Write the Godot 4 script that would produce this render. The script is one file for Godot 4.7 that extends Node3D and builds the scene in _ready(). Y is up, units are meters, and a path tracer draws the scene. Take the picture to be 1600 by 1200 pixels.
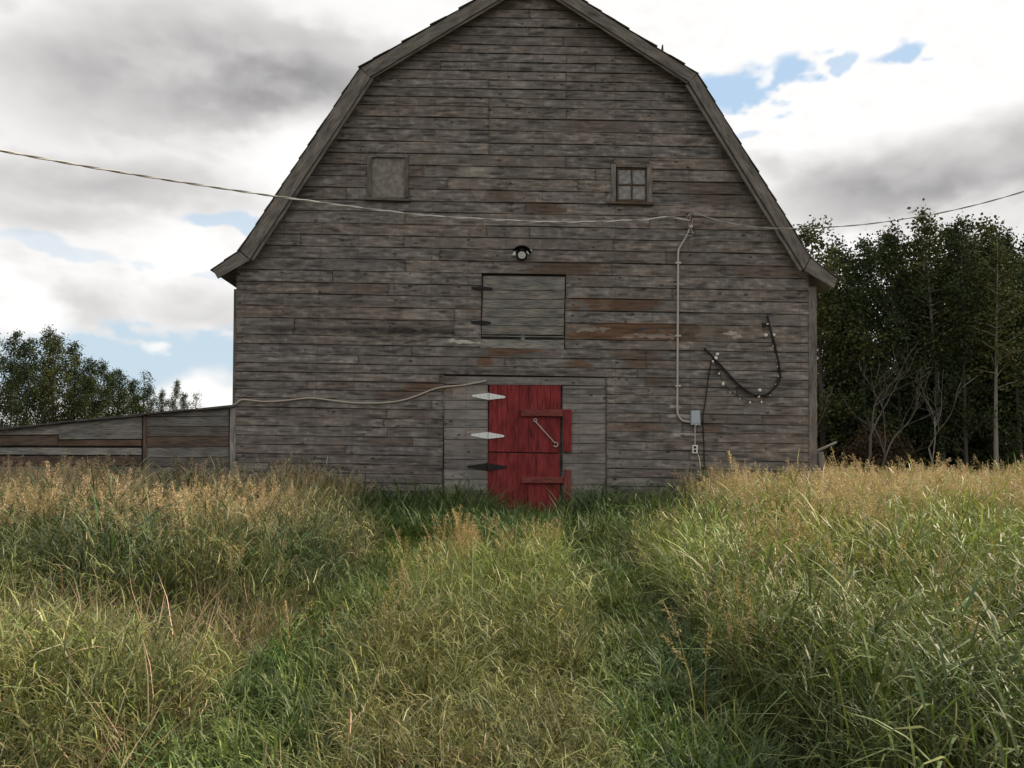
extends Node3D

# ---------------------------------------------------------------- camera model (photo pixels 1600 x 1200)
const FOCAL := 1295.0
const EYE := Vector3(0.0, 1.55, 0.0)
const PITCH := 0.0962
const ROLL := 0.011
const YAW := 0.0157
const BARN_AT := Vector3(0.24, 0.66, -13.5)
var cam_basis := Basis()
var barn_basis := Basis()
var rng := RandomNumberGenerator.new()
var M := {}
var names := {}

# ---------------------------------------------------------------- small helpers
func ray(px: float, py: float) -> Vector3:
	return (cam_basis * Vector3((px - 800.0) / FOCAL, (600.0 - py) / FOCAL, -1.0)).normalized()

# photo pixel -> point in the barn's own axes on the plane z = off
func F(px: float, py: float, off := 0.0) -> Vector3:
	var r := ray(px, py)
	var n := barn_basis.z
	var t := (n.dot(BARN_AT - EYE) + off) / n.dot(r)
	return barn_basis.inverse() * (EYE + r * t - BARN_AT)

func F2(px: float, py: float, off := 0.0) -> Vector2:
	var p := F(px, py, off)
	return Vector2(p.x, p.y)

# photo pixel and depth along -z -> world point
func W(px: float, py: float, depth: float) -> Vector3:
	var r := ray(px, py)
	return EYE + r * (depth / -r.z)

func to_world(p: Vector3) -> Vector3:
	return BARN_AT + barn_basis * p

func numbered(called: String) -> String:
	var k: int = names.get(called, 0)
	names[called] = k + 1
	return called if k == 0 else "%s_%03d" % [called, k]

func tag(o: Node, label: String, category: String, group := "", kind := "") -> void:
	if label: o.set_meta("label", label)
	if category: o.set_meta("category", category)
	if group: o.set_meta("group", group)
	if kind: o.set_meta("kind", kind)

func thing(called: String, label: String, category: String, at := Vector3.ZERO, group := "") -> Node3D:
	var o := Node3D.new()
	o.name = numbered(called)
	add_child(o)
	o.position = at
	tag(o, label, category, group)
	return o

func part(called: String, mesh: Mesh, m: Material, parent: Node) -> MeshInstance3D:
	var o := MeshInstance3D.new()
	o.name = called
	o.mesh = mesh
	o.material_override = m
	parent.add_child(o, true)
	return o

func node(called: String, parent: Node) -> Node3D:
	var o := Node3D.new()
	o.name = called
	parent.add_child(o, true)
	return o

func lin(r: float, g: float, b: float) -> Color:
	return Color(r, g, b).linear_to_srgb()

func plain(c: Color, rough := 0.85, metal := 0.0) -> StandardMaterial3D:
	var m := StandardMaterial3D.new()
	m.albedo_color = c.linear_to_srgb()
	m.roughness = rough
	m.metallic = metal
	m.metallic_specular = 0.3
	return m

# ---------------------------------------------------------------- mesh helpers
class MB:
	var v := PackedVector3Array()
	var uv := PackedVector2Array()
	var c := PackedColorArray()
	var idx := PackedInt32Array()
	func quad(a: Vector3, b: Vector3, cc: Vector3, d: Vector3, ua: Vector2, ub: Vector2, uc: Vector2, ud: Vector2) -> void:
		var s := v.size()
		v.append(a); v.append(b); v.append(cc); v.append(d)
		uv.append(ua); uv.append(ub); uv.append(uc); uv.append(ud)
		idx.append_array(PackedInt32Array([s, s + 2, s + 1, s, s + 3, s + 2]))
	func tri(a: Vector3, b: Vector3, cc: Vector3, ua := Vector2.ZERO, ub := Vector2.ZERO, uc := Vector2.ZERO) -> void:
		var s := v.size()
		v.append(a); v.append(b); v.append(cc)
		uv.append(ua); uv.append(ub); uv.append(uc)
		idx.append_array(PackedInt32Array([s, s + 2, s + 1]))
	func done(smooth := false) -> ArrayMesh:
		var a := []
		a.resize(Mesh.ARRAY_MAX)
		var n := PackedVector3Array()
		n.resize(v.size())
		for t in range(0, idx.size(), 3):
			var i0 := idx[t]
			var i1 := idx[t + 2]
			var i2 := idx[t + 1]
			var f := (v[i1] - v[i0]).cross(v[i2] - v[i0])
			if not smooth: f = f.normalized()
			n[i0] += f
			n[i1] += f
			n[i2] += f
		for i in n.size():
			n[i] = n[i].normalized() if n[i].length_squared() > 1e-18 else Vector3.UP
		a[Mesh.ARRAY_VERTEX] = v
		a[Mesh.ARRAY_NORMAL] = n
		a[Mesh.ARRAY_TEX_UV] = uv
		if c.size() == v.size(): a[Mesh.ARRAY_COLOR] = c
		a[Mesh.ARRAY_INDEX] = idx
		var m := ArrayMesh.new()
		m.add_surface_from_arrays(Mesh.PRIMITIVE_TRIANGLES, a)
		return m

# A convex outline (counter-clockwise seen from +z) between z0 and z1 with a chamfered front; grain runs along its longest edge.
func slab_into(b: MB, pts: PackedVector2Array, z0: float, z1: float, bevel := 0.004, off := Vector2.ZERO) -> void:
	var n := pts.size()
	var area := 0.0
	for i in n: area += pts[i].cross(pts[(i + 1) % n])
	if area < 0:
		pts = pts.duplicate()
		pts.reverse()
	var mid := Vector2.ZERO
	var best := 0.0
	var dir := Vector2.RIGHT
	for i in n:
		mid += pts[i] / n
		var e := pts[(i + 1) % n] - pts[i]
		if e.length() > best:
			best = e.length()
			dir = e.normalized()
	var inner := PackedVector2Array()
	for i in n:
		var e0 := (pts[i] - pts[(i + n - 1) % n]).normalized()
		var e1 := (pts[(i + 1) % n] - pts[i]).normalized()
		var n0 := Vector2(-e0.y, e0.x)
		var n1 := Vector2(-e1.y, e1.x)
		var k := 1.0 + n0.dot(n1)
		inner.append(pts[i] + (n0 + n1) * bevel / maxf(k, 0.3))
	var U := func(p: Vector2) -> Vector2: return Vector2(p.dot(dir), p.cross(dir)) + off
	for i in range(1, n - 1):
		b.tri(Vector3(inner[0].x, inner[0].y, z1), Vector3(inner[i].x, inner[i].y, z1), Vector3(inner[i + 1].x, inner[i + 1].y, z1), U.call(inner[0]), U.call(inner[i]), U.call(inner[i + 1]))
		b.tri(Vector3(pts[0].x, pts[0].y, z0), Vector3(pts[i + 1].x, pts[i + 1].y, z0), Vector3(pts[i].x, pts[i].y, z0), U.call(pts[0]), U.call(pts[i + 1]), U.call(pts[i]))
	var zb := z1 - bevel
	for i in n:
		var j := (i + 1) % n
		var pi := pts[i]
		var pj := pts[j]
		b.quad(Vector3(pi.x, pi.y, zb), Vector3(pj.x, pj.y, zb), Vector3(inner[j].x, inner[j].y, z1), Vector3(inner[i].x, inner[i].y, z1), U.call(pi), U.call(pj), U.call(inner[j]), U.call(inner[i]))
		var w := Vector2(0, zb - z0)
		b.quad(Vector3(pi.x, pi.y, z0), Vector3(pj.x, pj.y, z0), Vector3(pj.x, pj.y, zb), Vector3(pi.x, pi.y, zb), U.call(pi) + w, U.call(pj) + w, U.call(pj), U.call(pi))

func slab(pts: PackedVector2Array, z0: float, z1: float, bevel := 0.004) -> ArrayMesh:
	var b := MB.new()
	slab_into(b, pts, z0, z1, bevel, Vector2(rng.randf() * 3.0, rng.randf() * 3.0))
	return b.done()

# rectangle given by photo pixels on the plane z = off
func pxrect(x0: float, y0: float, x1: float, y1: float, off := 0.0) -> PackedVector2Array:
	return PackedVector2Array([F2(x0, y1, off), F2(x1, y1, off), F2(x1, y0, off), F2(x0, y0, off)])

func pxpoly(p: Array, off := 0.0) -> PackedVector2Array:
	var r := PackedVector2Array()
	for q in p: r.append(F2(q[0], q[1], off))
	return r

func tube_into(b: MB, pts: PackedVector3Array, radii: PackedFloat32Array, sides := 6) -> void:
	var n := pts.size()
	var up := Vector3(0.31, 0.17, 0.93)
	var s := b.v.size()
	var run := 0.0
	for i in n:
		var t := (pts[mini(i + 1, n - 1)] - pts[maxi(i - 1, 0)]).normalized()
		var x := up.cross(t)
		if x.length() < 0.05: x = Vector3(0.9, 0.1, 0.2).cross(t)
		x = x.normalized()
		var y := t.cross(x).normalized()
		if i > 0: run += pts[i].distance_to(pts[i - 1])
		for k in sides:
			var a := TAU * k / sides
			b.v.append(pts[i] + (x * cos(a) + y * sin(a)) * radii[i])
			b.uv.append(Vector2(run, float(k) / sides * 0.3))
	for i in n - 1:
		for k in sides:
			var k2 := (k + 1) % sides
			var p := s + i * sides
			b.idx.append_array(PackedInt32Array([p + k, p + sides + k, p + k2, p + k2, p + sides + k, p + sides + k2]))
	for e in 2:
		var c0 := s if e == 0 else s + (n - 1) * sides
		for k in range(1, sides - 1):
			if e == 0: b.idx.append_array(PackedInt32Array([c0, c0 + k, c0 + k + 1]))
			else: b.idx.append_array(PackedInt32Array([c0, c0 + k + 1, c0 + k]))

func tube(pts: PackedVector3Array, r: float, sides := 6) -> ArrayMesh:
	var b := MB.new()
	var rr := PackedFloat32Array()
	rr.resize(pts.size())
	rr.fill(r)
	tube_into(b, pts, rr, sides)
	return b.done(true)

func curve(pts: PackedVector3Array, per := 8) -> PackedVector3Array:
	var out := PackedVector3Array()
	var n := pts.size()
	for i in n - 1:
		var p0 := pts[maxi(i - 1, 0)]
		var p3 := pts[mini(i + 2, n - 1)]
		for k in per:
			out.append(pts[i].cubic_interpolate(pts[i + 1], p0, p3, float(k) / per))
	out.append(pts[n - 1])
	return out

func lathe(profile: Array, sides := 16) -> ArrayMesh:   # profile of [radius, z], turned about z
	var b := MB.new()
	var n := profile.size()
	for i in n:
		for k in sides:
			var a := TAU * k / sides
			b.v.append(Vector3(cos(a) * profile[i][0], sin(a) * profile[i][0], profile[i][1]))
			b.uv.append(Vector2(float(k) / sides, float(i) / n))
	for i in n - 1:
		for k in sides:
			var k2 := (k + 1) % sides
			var p := i * sides
			b.idx.append_array(PackedInt32Array([p + k, p + sides + k, p + k2, p + k2, p + sides + k, p + sides + k2]))
	return b.done(true)

# ---------------------------------------------------------------- the lie of the land
var bump := FastNoiseLite.new()
func land(x: float, z: float) -> float:
	var d := -z
	var t := clampf((d - 2.0) / 11.0, -0.3, 1.0)
	return 0.66 * t + bump.get_noise_2d(x, z) * 0.08 * clampf(1.0 - (d - 11.0) / 2.0, 0.25, 1.0)

# ================================================================ sky
const CLOUDS := [
	# x, y, rx, ry, turn in degrees, kind (0 grey, 1 white, 2 blue), strength
	[300, 95, 430, 150, -4, 0, 0.76], [400, 130, 260, 90, -6, 0, 0.95], [180, 150, 300, 90, 4, 0, 0.66], [560, 150, 190, 80, -12, 0, 0.72], [120, 285, 340, 60, 5, 0, 0.60], [60, 335, 190, 45, 8, 0, 0.5], [330, 325, 170, 30, 0, 0, 0.34],
	[610, 20, 190, 40, 14, 1, 0.75], [455, 255, 90, 70, -24, 1, 0.85], [280, 405, 170, 45, 0, 1, 0.6],
	[350, 352, 60, 14, 3, 2, 0.75], [60, 388, 95, 15, 12, 2, 0.5], [140, 404, 75, 12, 10, 2, 0.4], [312, 421, 30, 9, 0, 2, 0.4],
	[140, 478, 100, 44, 4, 0, 0.55], [302, 478, 90, 50, -4, 0, 0.5], [350, 500, 60, 30, 0, 0, 0.45],
	[190, 565, 340, 60, 1, 2, 1.1], [120, 525, 180, 22, 0, 2, 0.5], [320, 612, 64, 38, 0, 1, 1.0], [236, 542, 30, 11, 0, 1, 0.8], [30, 480, 70, 46, 0, 1, 0.9],
	[1145, 138, 80, 46, -6, 2, 1.15], [1215, 126, 85, 30, -16, 2, 1.0], [1322, 105, 20, 10, -20, 2, 0.8], [1425, 84, 58, 15, -16, 2, 0.95], [1170, 214, 42, 13, -10, 2, 0.6], [1120, 165, 36, 36, 0, 2, 0.8],
	[1208, 116, 22, 13, -30, 1, 0.8],
	[1420, 285, 270, 78, -10, 0, 0.84], [1590, 255, 190, 80, -10, 0, 0.74], [1230, 268, 70, 26, 8, 0, 0.45], [1330, 345, 260, 36, 2, 0, 0.42], [1560, 345, 170, 44, -4, 0, 0.34],
]

var sky_a := FastNoiseLite.new()
var sky_b := FastNoiseLite.new()
var sky_c := FastNoiseLite.new()
var cam_inverse := Basis()

func sky_at(dir: Vector3) -> Color:
	var y := dir.y
	var q := dir / (maxf(y, 0.0) + 0.32)
	var a := sky_a.get_noise_3d(q.x * 2.2, y * 1.5, q.z * 2.2)
	var b := sky_b.get_noise_3d(q.x * 1.3 + 7.0, y * 2.0, q.z * 1.3)
	var fine := sky_c.get_noise_3d(q.x * 14.0, y * 9.0, q.z * 14.0)
	var grey := smoothstep(-0.15, 0.42, a * 0.7 + b * 0.6 + fine * 0.10) * 0.8
	var blue := smoothstep(0.30, 0.50, -b - 0.25 * a + fine * 0.12) * 0.9
	var c := cam_inverse * dir
	if c.z < -0.25:
		var px := 800.0 + FOCAL * c.x / -c.z
		var py := 600.0 - FOCAL * c.y / -c.z
		if px > -300 and px < 1900 and py > -300 and py < 900:
			var edge := smoothstep(0.0, 1.0, minf(minf(px + 300.0, 1900.0 - px), py + 300.0) / 300.0)
			var f1 := sky_a.get_noise_3d(dir.x * 5.0, dir.y * 9.0, dir.z * 5.0)
			var f2 := sky_b.get_noise_3d(dir.x * 5.0 + 3.0, dir.y * 9.0, dir.z * 5.0)
			var f3 := sky_a.get_noise_3d(dir.x * 12.0, dir.y * 26.0, dir.z * 12.0)
			var f4 := sky_c.get_noise_3d(dir.x * 30.0, dir.y * 52.0, dir.z * 30.0)
			var wx := px + f1 * 60.0 + f4 * 16.0
			var wy := py + f2 * 24.0 + f4 * 9.0
			var low := smoothstep(1150.0, 600.0, px)
			var g2 := clampf(0.05 + 0.17 * low + f1 * 0.25 * low + f3 * 0.24 * low + f4 * 0.10, 0.0, 0.5)
			var b2 := 0.0
			for e in CLOUDS:
				var dx: float = wx - e[0]
				var dy: float = wy - e[1]
				if absf(dx) > e[2] * 1.7 + 80 or absf(dy) > e[3] * 1.7 + 160: continue
				var ca := cos(deg_to_rad(e[4]))
				var sa := sin(deg_to_rad(e[4]))
				var rr := sqrt(pow((dx * ca + dy * sa) / e[2], 2) + pow((dy * ca - dx * sa) / e[3], 2))
				if e[5] == 2:
					b2 = maxf(b2, smoothstep(1.2, 0.62, rr + f1 * 0.2 + f3 * 0.55 + f4 * 0.45) * e[6])
				elif e[5] == 0:
					g2 = maxf(g2, smoothstep(1.45, 0.25, rr + 0.22 * f3 + 0.10 * f4) * e[6] * (0.95 + 0.4 * f2 + 0.22 * f3 + 0.10 * f4))
				else:
					var k: float = smoothstep(1.45, 0.4, rr + 0.25 * f3 + 0.15 * f4) * e[6]
					g2 *= 1.0 - k
					b2 *= 1.0 - k
			grey = lerpf(grey, g2, edge)
			blue = lerpf(blue, b2, edge)
	var air := Vector3(0.40, 0.545, 0.72).lerp(Vector3(0.49, 0.60, 0.68), smoothstep(0.45, 0.05, y))
	var cl := Vector3(0.88, 0.865, 0.85).lerp(Vector3(0.285, 0.278, 0.282), clampf(grey, 0, 1))
	var o := cl.lerp(air, clampf(blue, 0, 1))
	return Color(o.x, o.y, o.z)

func sky_dir(i: int, j: int, w: int, h: int) -> Vector3:
	var th := PI * (j + 0.5) / h
	var ph := TAU * (i + 0.5) / w
	return Vector3(sin(ph) * sin(th), cos(th), -cos(ph) * sin(th))

# the whole sky coarsely, then the part the picture shows in full detail
func make_sky() -> Image:
	for n in [[sky_a, 5, 5], [sky_b, 17, 4], [sky_c, 29, 4]]:
		n[0].seed = n[1]
		n[0].frequency = 1.0
		n[0].fractal_octaves = n[2]
	cam_inverse = cam_basis.inverse()
	var im := Image.create_empty(1024, 512, false, Image.FORMAT_RGBF)
	for j in 260:
		for i in 1024: im.set_pixel(i, j, sky_at(sky_dir(i, j, 1024, 512)))
	im.fill_rect(Rect2i(0, 260, 1024, 252), Color(0.16, 0.16, 0.11))
	im.resize(4096, 2048, Image.INTERPOLATE_CUBIC)
	for j in range(630, 1030):
		for k in range(-430, 430):
			var i := posmod(k, 4096)
			im.set_pixel(i, j, sky_at(sky_dir(i, j, 4096, 2048)))
	return im

# ================================================================ materials
func noise_img(w: int, h: int, freq: float, oct: int, sd: int, tw: int, th: int) -> PackedByteArray:
	var n := FastNoiseLite.new()
	n.seed = sd
	n.frequency = freq
	n.fractal_octaves = oct
	var im := n.get_seamless_image(w, h)
	im.convert(Image.FORMAT_L8)
	im.resize(tw, th, Image.INTERPOLATE_CUBIC)
	return im.get_data()

func wood_mat(tint: Color, rough := 0.9) -> StandardMaterial3D:
	var m := StandardMaterial3D.new()
	m.albedo_color = tint.linear_to_srgb()
	m.albedo_texture = M.grain_tex
	m.normal_enabled = true
	m.normal_texture = M.grain_nrm
	m.normal_scale = 0.8
	m.uv1_scale = Vector3(0.33, 1.6, 1)
	m.roughness = rough
	m.metallic_specular = 0.25
	return m

func make_materials() -> void:
	# a tile of weathered grain, 3 m along the board by 0.62 m across
	var w := 1024
	var h := 256
	var fine := noise_img(64, 256, 0.16, 3, 3, w, h)
	var mid := noise_img(64, 64, 0.09, 3, 4, w, h)
	var blot := noise_img(128, 64, 0.05, 4, 6, w, h)
	var alb := PackedByteArray()
	alb.resize(w * h * 3)
	var hgt := PackedByteArray()
	hgt.resize(w * h)
	for k in w * h:
		var g := fine[k] / 255.0
		var q := mid[k] / 255.0
		var t := blot[k] / 255.0
		var v := 0.42 + 0.42 * g + 0.28 * (q - 0.5) + 0.42 * (t - 0.5)
		if g < 0.3: v *= 0.72
		v = clampf(v, 0.08, 1.0)
		var warm := (q - 0.5) * 0.14
		alb[k * 3] = int(255.0 * pow(clampf(v * (1.0 + warm), 0, 1), 0.4545))
		alb[k * 3 + 1] = int(255.0 * pow(v, 0.4545))
		alb[k * 3 + 2] = int(255.0 * pow(clampf(v * (1.0 - warm), 0, 1), 0.4545))
		hgt[k] = int(255.0 * clampf(g, 0, 1))
	M.grain_tex = ImageTexture.create_from_image(Image.create_from_data(w, h, false, Image.FORMAT_RGB8, alb))
	var hi := Image.create_from_data(w, h, false, Image.FORMAT_L8, hgt)
	hi.convert(Image.FORMAT_RGBA8)
	hi.bump_map_to_normal_map(3.0)
	M.grain_nrm = ImageTexture.create_from_image(hi)
	M.trim = wood_mat(Color(0.262, 0.240, 0.214))
	M.trim_dark = wood_mat(Color(0.192, 0.172, 0.152))
	M.grey = wood_mat(Color(0.272, 0.26, 0.24))
	M.pale = wood_mat(Color(0.368, 0.352, 0.32))
	M.brown = wood_mat(Color(0.176, 0.132, 0.104))
	M.rust = wood_mat(Color(0.175, 0.118, 0.080))
	M.shingle = wood_mat(Color(0.136, 0.124, 0.112), 0.95)
	M.red = wood_mat(Color(0.315, 0.050, 0.052), 0.75)
	M.red2 = wood_mat(Color(0.335, 0.057, 0.057), 0.75)
	M.red3 = wood_mat(Color(0.295, 0.045, 0.048), 0.75)
	M.red_worn = wood_mat(Color(0.30, 0.085, 0.075), 0.8)
	M.white_metal = plain(Color(0.72, 0.74, 0.72), 0.45, 0.1)
	M.iron = plain(Color(0.025, 0.023, 0.022), 0.7, 0.2)
	M.steel = plain(Color(0.42, 0.38, 0.35), 0.5, 0.5)
	M.conduit = plain(Color(0.42, 0.38, 0.35), 0.5, 0.4)
	M.box_grey = plain(Color(0.36, 0.42, 0.46), 0.45, 0.2)
	M.porcelain = plain(Color(0.72, 0.70, 0.66), 0.25)
	M.rubber = plain(Color(0.018, 0.017, 0.017), 0.6)
	M.wire_white = plain(Color(0.66, 0.65, 0.62), 0.5)
	M.wire_mid = plain(Color(0.36, 0.345, 0.33), 0.55)
	M.flex = plain(Color(0.40, 0.35, 0.29), 0.6)

# ================================================================ the barn
const LINES := [-57, -43, -29, -15, -1, 13, 27, 41, 55, 69, 82.5, 96, 110, 124, 138, 152, 166, 184, 203, 222.5, 241, 259, 277.5, 296, 315, 332.5, 352, 370, 388, 407, 426, 445, 463, 482, 501, 527, 541.5, 557, 571, 585, 598.5, 612, 626, 640.5, 655, 669, 684, 698, 712.5, 727, 741, 755, 769, 783, 797, 811, 825]
# butt joints seen in the photograph: x, y
const JOINTS := [[827, 20], [827, 48], [688.5, 103], [764, 132], [764, 160], [764, 176], [764, 195], [764, 214], [764, 232], [822, 323], [634, 342], [760, 360], [542, 299], [884.5, 92], [885, 120], [884.5, 150], [885, 180], [884, 254], [1014.5, 350], [827, 366], [687.5, 398], [634, 416], [607, 453], [958, 386], [955.6, 424], [1009, 555], [1009, 569], [1031, 655], [1009, 690], [1077, 714], [884, 445], [884, 464], [1009, 598], [470, 372], [1120, 190], [700, 280], [930, 278], [520, 435], [1050, 460], [460, 510], [560, 560], [1150, 612], [480, 605], [1190, 650], [600, 655], [1120, 684], [540, 698], [420, 727], [1180, 741], [640, 305], [1040, 395], [930, 110], [720, 70], [880, 62]]
# stains seen in the photograph: x, y, half width, kind (0 orange paint, 1 pale, 2 dark, 3 brown), strength
const STAINS := [[965, 481, 80, 0, 1.0], [985, 518, 100, 0, 1.0], [1005, 556, 40, 3, 0.7], [930, 445, 40, 3, 0.5], [1090, 640, 50, 3, 0.4], [1150, 505, 70, 3, 0.4], [700, 598, 30, 3, 0.6], [1090, 521, 40, 3, 0.9], [790, 551, 55, 0, 0.9], [757, 564, 14, 0, 0.9], [905, 569, 22, 0, 0.9], [660, 605, 38, 0, 0.85], [615, 619, 40, 3, 0.8], [993, 568, 22, 0, 0.8], [1022, 599, 28, 3, 0.8], [1008, 670, 50, 0, 0.6], [1112, 669, 13, 0, 0.6], [880, 419, 70, 3, 0.95], [849, 328, 30, 3, 1.0], [1000, 481, 50, 3, 0.6], [1110, 310, 40, 3, 0.7], [1090, 293, 50, 3, 0.5], [760, 300, 35, 3, 0.5], [930, 200, 60, 3, 0.5], [1010, 400, 60, 3, 0.5], [1180, 420, 50, 3, 0.4], [1160, 322, 60, 3, 0.35],
	[725, 534, 26, 1, 1.0], [925, 515, 26, 1, 0.4], [1054, 634, 13, 1, 0.8], [1062, 648, 19, 1, 0.6], [1072, 676, 22, 1, 0.6], [1072, 747, 30, 1, 1.0], [1138, 521, 10, 1, 0.6], [1150, 525, 6, 1, 0.4], [1014, 525, 45, 1, 0.35],
	[530, 515.5, 190, 2, 1.0], [680, 517.5, 60, 2, 1.0], [480, 474, 130, 2, 0.4], [720, 580, 70, 2, 0.7], [860, 583, 70, 2, 0.6], [680, 733, 40, 2, 0.8], [640, 720, 70, 2, 0.5], [590, 747, 90, 2, 0.4], [605, 318, 50, 2, 0.5], [985, 326, 50, 2, 0.5], [480, 575, 70, 2, 0.35], [1230, 600, 60, 2, 0.3]]
const X0 := -5.4
const Y1 := 8.95
const SPAN_X := 10.8
const SPAN_Y := 9.45
var siding := []          # one entry for each board: corners in metres
var roof_l := []          # outline of the rake, left then right, in barn axes
var roof_r := []

func line_y(k: int, px: float) -> float:
	var y: float = LINES[k]
	return y + (px - 690.0) * (0.0192 - 0.0035 * y / 740.0)

func rake_x(side: int, y: float, inset: float) -> float:
	# x of the underside of the roof at height y, or the corner of the wall below the eave
	var pts: Array = roof_l if side < 0 else roof_r
	var lo := F2(370 if side < 0 else 1263, 450)
	var hi := F2(366.5 if side < 0 else 1264, 740)
	var corner := lerpf(lo.x, hi.x, clampf((lo.y - y) / (lo.y - hi.y), -0.2, 1.2))
	if y > pts[0].y: return pts[0].x
	for k in 2:
		var a: Vector2 = pts[k]
		var b: Vector2 = pts[k + 1]
		if y <= a.y and y > b.y:
			var t := (a.y - y) / (a.y - b.y)
			var x := lerpf(a.x, b.x, t) - side * inset / absf((a - b).normalized().y)
			return maxf(x, corner) if side < 0 else minf(x, corner)
	return corner

func board_mesh(q: Array, lip: float, cove: float) -> ArrayMesh:
	# q: bottom left, bottom right, top right, top left
	var b := MB.new()
	var len: float = (q[1] - q[0]).length()
	var seg := clampi(int(len / 0.9) + 1, 1, 4)
	var prof := [[0.0, 0.0, 0.0], [0.0, 0.0, lip - 0.004], [0.0, 0.004, lip], [1.0, -cove, lip - 0.006], [1.0, -cove * 0.7, 0.006], [1.0, 0.0, 0.002]]
	var rows := []
	for s in seg + 1:
		var t := float(s) / seg
		var lo: Vector2 = q[0].lerp(q[1], t)
		var hi: Vector2 = q[3].lerp(q[2], t)
		var wob := Vector2(0, rng.randf_range(-0.007, 0.007)) if s > 0 and s < seg else Vector2.ZERO
		var zz := rng.randf_range(-0.0025, 0.0025)
		var row := []
		for p in prof:
			var c: Vector2 = (lo if p[0] == 0.0 else hi) + wob + Vector2(0, p[1])
			row.append(Vector3(c.x, c.y, p[2] + zz))
		rows.append(row)
	var U := func(p: Vector3) -> Vector2: return Vector2((p.x - X0) / SPAN_X, (Y1 - p.y) / SPAN_Y)
	for s in seg:
		for k in prof.size() - 1:
			var a: Vector3 = rows[s][k]
			var bb: Vector3 = rows[s + 1][k]
			var c: Vector3 = rows[s + 1][k + 1]
			var d: Vector3 = rows[s][k + 1]
			b.quad(a, bb, c, d, U.call(a), U.call(bb), U.call(c), U.call(d))
	for e in [0, seg]:
		var r: Array = rows[e]
		for k in range(1, prof.size() - 1):
			if e == 0: b.tri(r[0], r[k], r[k + 1], U.call(r[0]), U.call(r[k]), U.call(r[k + 1]))
			else: b.tri(r[0], r[k + 1], r[k], U.call(r[0]), U.call(r[k + 1]), U.call(r[k]))
	return b.done()

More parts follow.
